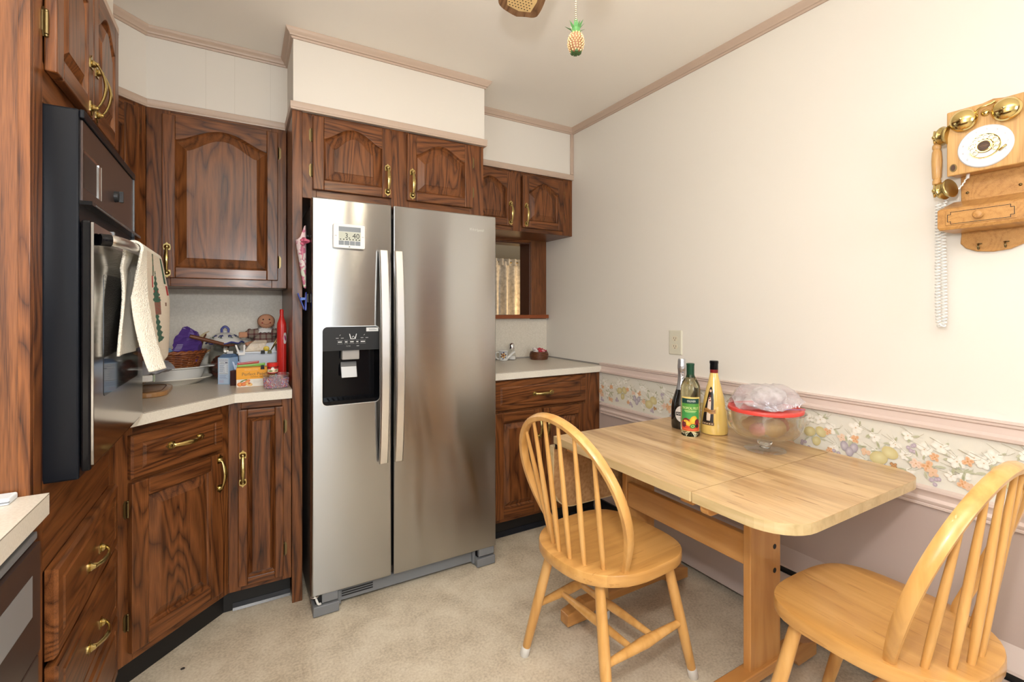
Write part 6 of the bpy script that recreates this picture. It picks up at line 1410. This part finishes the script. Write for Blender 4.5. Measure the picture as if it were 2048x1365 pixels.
# cradle arm and handset
b = MB(); b.tube(catmull([(-.082, -.045, .13), (-.098, -.05, .135), (-.108, -.052, .142)]), .004, 8); obj('cradle_hook', b, brass, t, smooth=True)
h = thing('telephone_handset', 'turned oak and brass telephone handset hanging left of the telephone', 'handset', (XR - .066, .474 + .110, 1.64), -PI / 2)
b = MB(); b.lathe([(.0070, .000), (.0105, .004), (.0105, .014), (.0085, .018), (.0110, .023), (.0125, .060), (.0130, .075), (.0115, .100), (.0090, .108), (.0108, .112), (.0108, .120), (.0075, .126)], 22, (0, 0, -.012)); obj('grip', b, oak_light, h, smooth='auto')
def cup(mb, z, up):
    mb.M = Matrix.Translation((.002, .004, z)) @ Matrix.Rotation(math.radians(-18), 4, 'Z') @ Matrix.Rotation(PI / 2, 4, 'Y') @ Matrix.Rotation(math.radians(10 * up), 4, 'Y')
    mb.lathe([(.005, -.012), (.008, -.010), (.012, -.002), (.022, .004), (.0265, .010), (.0275, .014), (.0255, .017), (.024, .024), (.027, .030), (.0285, .034), (.026, .036), (.014, .033)], 30); mb.M = Matrix.Identity(4); return mb
b = MB(); cup(b, .136, 1); obj('earpiece', b, brass, h, smooth='auto')
b = MB(); cup(b, -.034, -1); obj('mouthpiece', b, brass, h, smooth='auto')
for z0, z1 in ((.112, .150), (-.050, -.010)):
    b = MB(); b.tube([(-.001, -.013, z0), (-.001, -.0145, (z0 + z1) / 2), (-.001, -.013, z1)], [.003, .0045, .003], 8); b.sphere((-.001, -.0145, (z0 + z1) / 2), .007, 12, 8); obj('yoke', b, gold, h, smooth=True)
# coiled cord: out of the box, down in a long hanging loop and up to the mouthpiece
cd = thing('coiled_cord', 'white coiled telephone cord hanging in a long loop from the telephone', 'cord', (XR, .474, 1.64), -PI / 2)
path = catmull([(-.046, -.040, .008), (-.060, -.044, -.022), (-.078, -.048, -.040), (-.094, -.050, -.060), (-.101, -.050, -.10), (-.1005, -.050, -.18), (-.099, -.050, -.27), (-.098, -.050, -.36), (-.0985, -.050, -.425), (-.1045, -.050, -.440), (-.1105, -.050, -.425), (-.1125, -.050, -.36), (-.1125, -.050, -.27), (-.1120, -.050, -.18), (-.1115, -.052, -.10), (-.110, -.056, -.066)], 24)
L = [0]
for p, q in zip(path, path[1:]): L.append(L[-1] + (q - p).length)
hel = []; tot = L[-1]; turns = 88; per = 9; N = turns * per
k = 0
for i in range(N + 1):
    s_ = tot * i / N
    while k < len(L) - 2 and L[k + 1] < s_: k += 1
    f = (s_ - L[k]) / max(1e-9, L[k + 1] - L[k]); p = path[k].lerp(path[k + 1], f); tg = (path[k + 1] - path[k]).normalized()
    u = Vector((0, 1, 0)); u = (u - tg * u.dot(tg)).normalized(); w = tg.cross(u); a = 2 * PI * i / per; rr = .0062 * min(1, max(.15, (s_ - .05) / .08)); hel.append(p + (u * math.cos(a) + w * math.sin(a)) * rr)
b = MB(); b.tube(hel, .0020, 6); obj('coil', b, plain('white_cord', (.86, .86, .84, 1), .4), cd, smooth=True)
b = MB(); b.tube([path[0] + Vector((0, 0, .006)), path[0] - Vector((.002, 0, .010))], .004, 8); obj('plug', b, bpy.data.materials['white_cord'], cd, smooth='auto')

# ------------------------------------------------------------------ ceiling fan
HX, HY = .60, .78
t = thing('ceiling_fan', 'walnut ceiling fan blade with woven cane inset at the top edge', 'fan', (HX, HY, 0))
b = MB(); b.lathe([(.001, 2.44), (.065, 2.44), (.06, 2.40), (.02, 2.385), (.015, 2.33), (.06, 2.32), (.095, 2.29), (.10, 2.24), (.085, 2.21), (.05, 2.195), (.045, 2.12), (.055, 2.11), (.05, 2.085), (.001, 2.08)], 36, cap=False); obj('motor_housing', b, brass, t, smooth='auto')
cane = plain('woven_cane', (.66, .47, .22, 1), .6, bump=(150, .5))
bp = [(p_.x, p_.y) for p_ in catmull([(.14, -.040, 0), (.20, -.052, 0), (.42, -.068, 0), (.500, -.067, 0), (.524, -.056, 0), (.534, -.03, 0), (.546, -.004, 0)], 4)] + [(p_.x, p_.y) for p_ in catmull([(.546, -.004, 0), (.540, .02, 0), (.526, .050, 0), (.500, .066, 0), (.42, .068, 0), (.20, .052, 0), (.14, .040, 0)], 4)][1:]
ci = [(.24, 0), (.26, -.034), (.45, -.046), (.502, -.040), (.514, -.004), (.504, .036), (.45, .046), (.26, .034)]
for k in range(4):
    an = math.radians(72.3 + 90 * k); bl = sub('blade', t, (0, 0, 2.2), (math.radians(-10) * 0, 0, an))
    tilt = Matrix.Rotation(math.radians(11), 4, 'X')
    b = MB(); b.M = tilt; b.prism(bp, -.004, .004); obj('blade_board', b, walnut, bl, bevel=.0015)
    b = MB(); b.M = tilt; b.prism(ci, -.0052, -.0042); cn = obj('cane_inset', b, cane, bl)
    b = MB(); b.M = tilt
    for i in range(21):
        for j in range(-4, 5):
            x, y = .262 + i * .0118, (j + .5 * (i % 2)) * .0095
            if abs(y) < .038 and x < .507 - abs(y) * .3: b.prism([(x - .0028, y), (x, y - .0026), (x + .0028, y), (x, y + .0026)], -.0056, -.0050)
    obj('cane_hole', b, plain('cane_shadow_gap', (.05, .028, .014, 1), .8) if k == 0 else bpy.data.materials['cane_shadow_gap'], bl)
    b = MB(); b.M = tilt; b.box(.07, .17, -.014, .014, -.010, -.004); obj('blade_iron', b, brass, bl, bevel=.003)
bulb = plain('lit_frosted_bulb', (1, .95, .85, 1), .4, emit=((1.0, .84, .62, 1), 90.0))
for k in range(3):
    a = math.radians(25 + 120 * k); px, py = .105 * math.cos(a), .105 * math.sin(a)
    b = MB(); b.tube(catmull([(.04 * math.cos(a), .04 * math.sin(a), 2.10), (.09 * math.cos(a), .09 * math.sin(a), 2.115), (px, py, 2.10)]), .007, 10); ar = obj('lamp_arm', b, brass, t, smooth=True)
    b = MB(); b.sphere((px, py, 2.062), .030, 20, 14); obj('bulb', b, bulb, ar, smooth=True)
    b = MB(); b.lathe([(.012, 2.088), (.016, 2.104)], 16, (px, py, 0)); obj('lamp_socket', b, brass, ar, smooth='auto')
pc = thing('pull_chain', 'beaded fan pull chain ending in a small painted pineapple', 'pull chain', (.6195, .7975, 1.797))
b = MB(); z = .073
while z < .30: b.sphere((0, 0, z), .0018, 8, 6); z += .0043
obj('bead_chain', b, plain('pale_brass_beads', (.75, .66, .46, 1), .2, 1.0), pc, smooth=True)
pine = plain('pineapple_tan', (.58, .36, .17, 1), .5, var=(60, (.74, .55, .32, 1)))
b = MB(); b.lathe([(.008, .002), (.0135, .008), (.0165, .018), (.0162, .030), (.0125, .041), (.006, .046)], 20); obj('fruit_body', b, plain('pineapple_brown', (.20, .085, .035, 1), .6), pc, smooth='auto')
prf = interp([(.008, .002), (.0135, .008), (.0165, .018), (.0162, .030), (.0125, .041), (.006, .046)])
b = MB()
for j in range(9):
    z = .006 + j * .0047; r = prf(z); n = max(6, int(2 * PI * r / .0062))
    for i in range(n):
        a = 2 * PI * (i + .5 * (j % 2)) / n; b.M = Matrix.Translation((r * math.cos(a), r * math.sin(a), z)) @ Matrix.Rotation(a, 4, 'Z'); b.loft([[(-.001, -.0027, 0), (-.001, 0, -.0025), (-.001, .0027, 0), (-.001, 0, .0025)], [(.0016, -.001, 0), (.0016, 0, -.0008), (.0016, .001, .0003), (.0022, 0, .0013)]])
b.M = Matrix.Identity(4); obj('scales', b, pine, pc)
lf1 = plain('pineapple_leaf', (.10, .27, .085, 1), .4); lf2 = plain('pineapple_base_leaf', (.045, .10, .03, 1), .5)
for j in range(14):
    a = j * 2.4; q = j / 14; r = .010 * (1 - q) + .002; h_ = .019 + .012 * q; out = .015 * (1 - q) + .003; b = MB(); ca, sa = math.cos(a), math.sin(a); w = .0048
    P = lambda rr, s, z: (rr * ca - s * sa, rr * sa + s * ca, z)
    b.loft([[P(r * .6, -w, .042), P(r * .6 - .001, 0, .042), P(r * .6, w, .042)], [P(r * .9, -w * .8, .042 + h_ * .55), P(r * .9 - .001, 0, .042 + h_ * .55), P(r * .9, w * .8, .042 + h_ * .55)], [P(r * .6 + out, -.0003, .042 + h_), P(r * .6 + out - .0004, 0, .042 + h_), P(r * .6 + out, .0003, .042 + h_)]])
    obj('leaf', b, lf1, pc)
b = MB()
for j in range(6): a = j * PI / 3; b.M = Matrix.Rotation(a, 4, 'Z'); b.loft([[(.002, -.003, .0), (.002, .003, .0), (.002, 0, .002)], [(.011, -.004, .001), (.011, .004, .001), (.011, 0, .004)], [(.0135, -.0005, .005), (.0135, .0005, .005), (.0130, 0, .006)]])
b.M = Matrix.Identity(4); obj('base_leaves', b, lf2, pc)
t = thing('dark_crumb', 'tiny dark crumb on the beige floor before the corner cabinet', 'crumb', (-.175, 1.98, 0))
b = MB(); b.sphere((0, 0, .003), 1, 8, 6, (.007, .004, .003)); crumple(b, .0008, 3); obj('crumb', b, plain('crumb_brown', (.03, .022, .02, 1), .8), t)
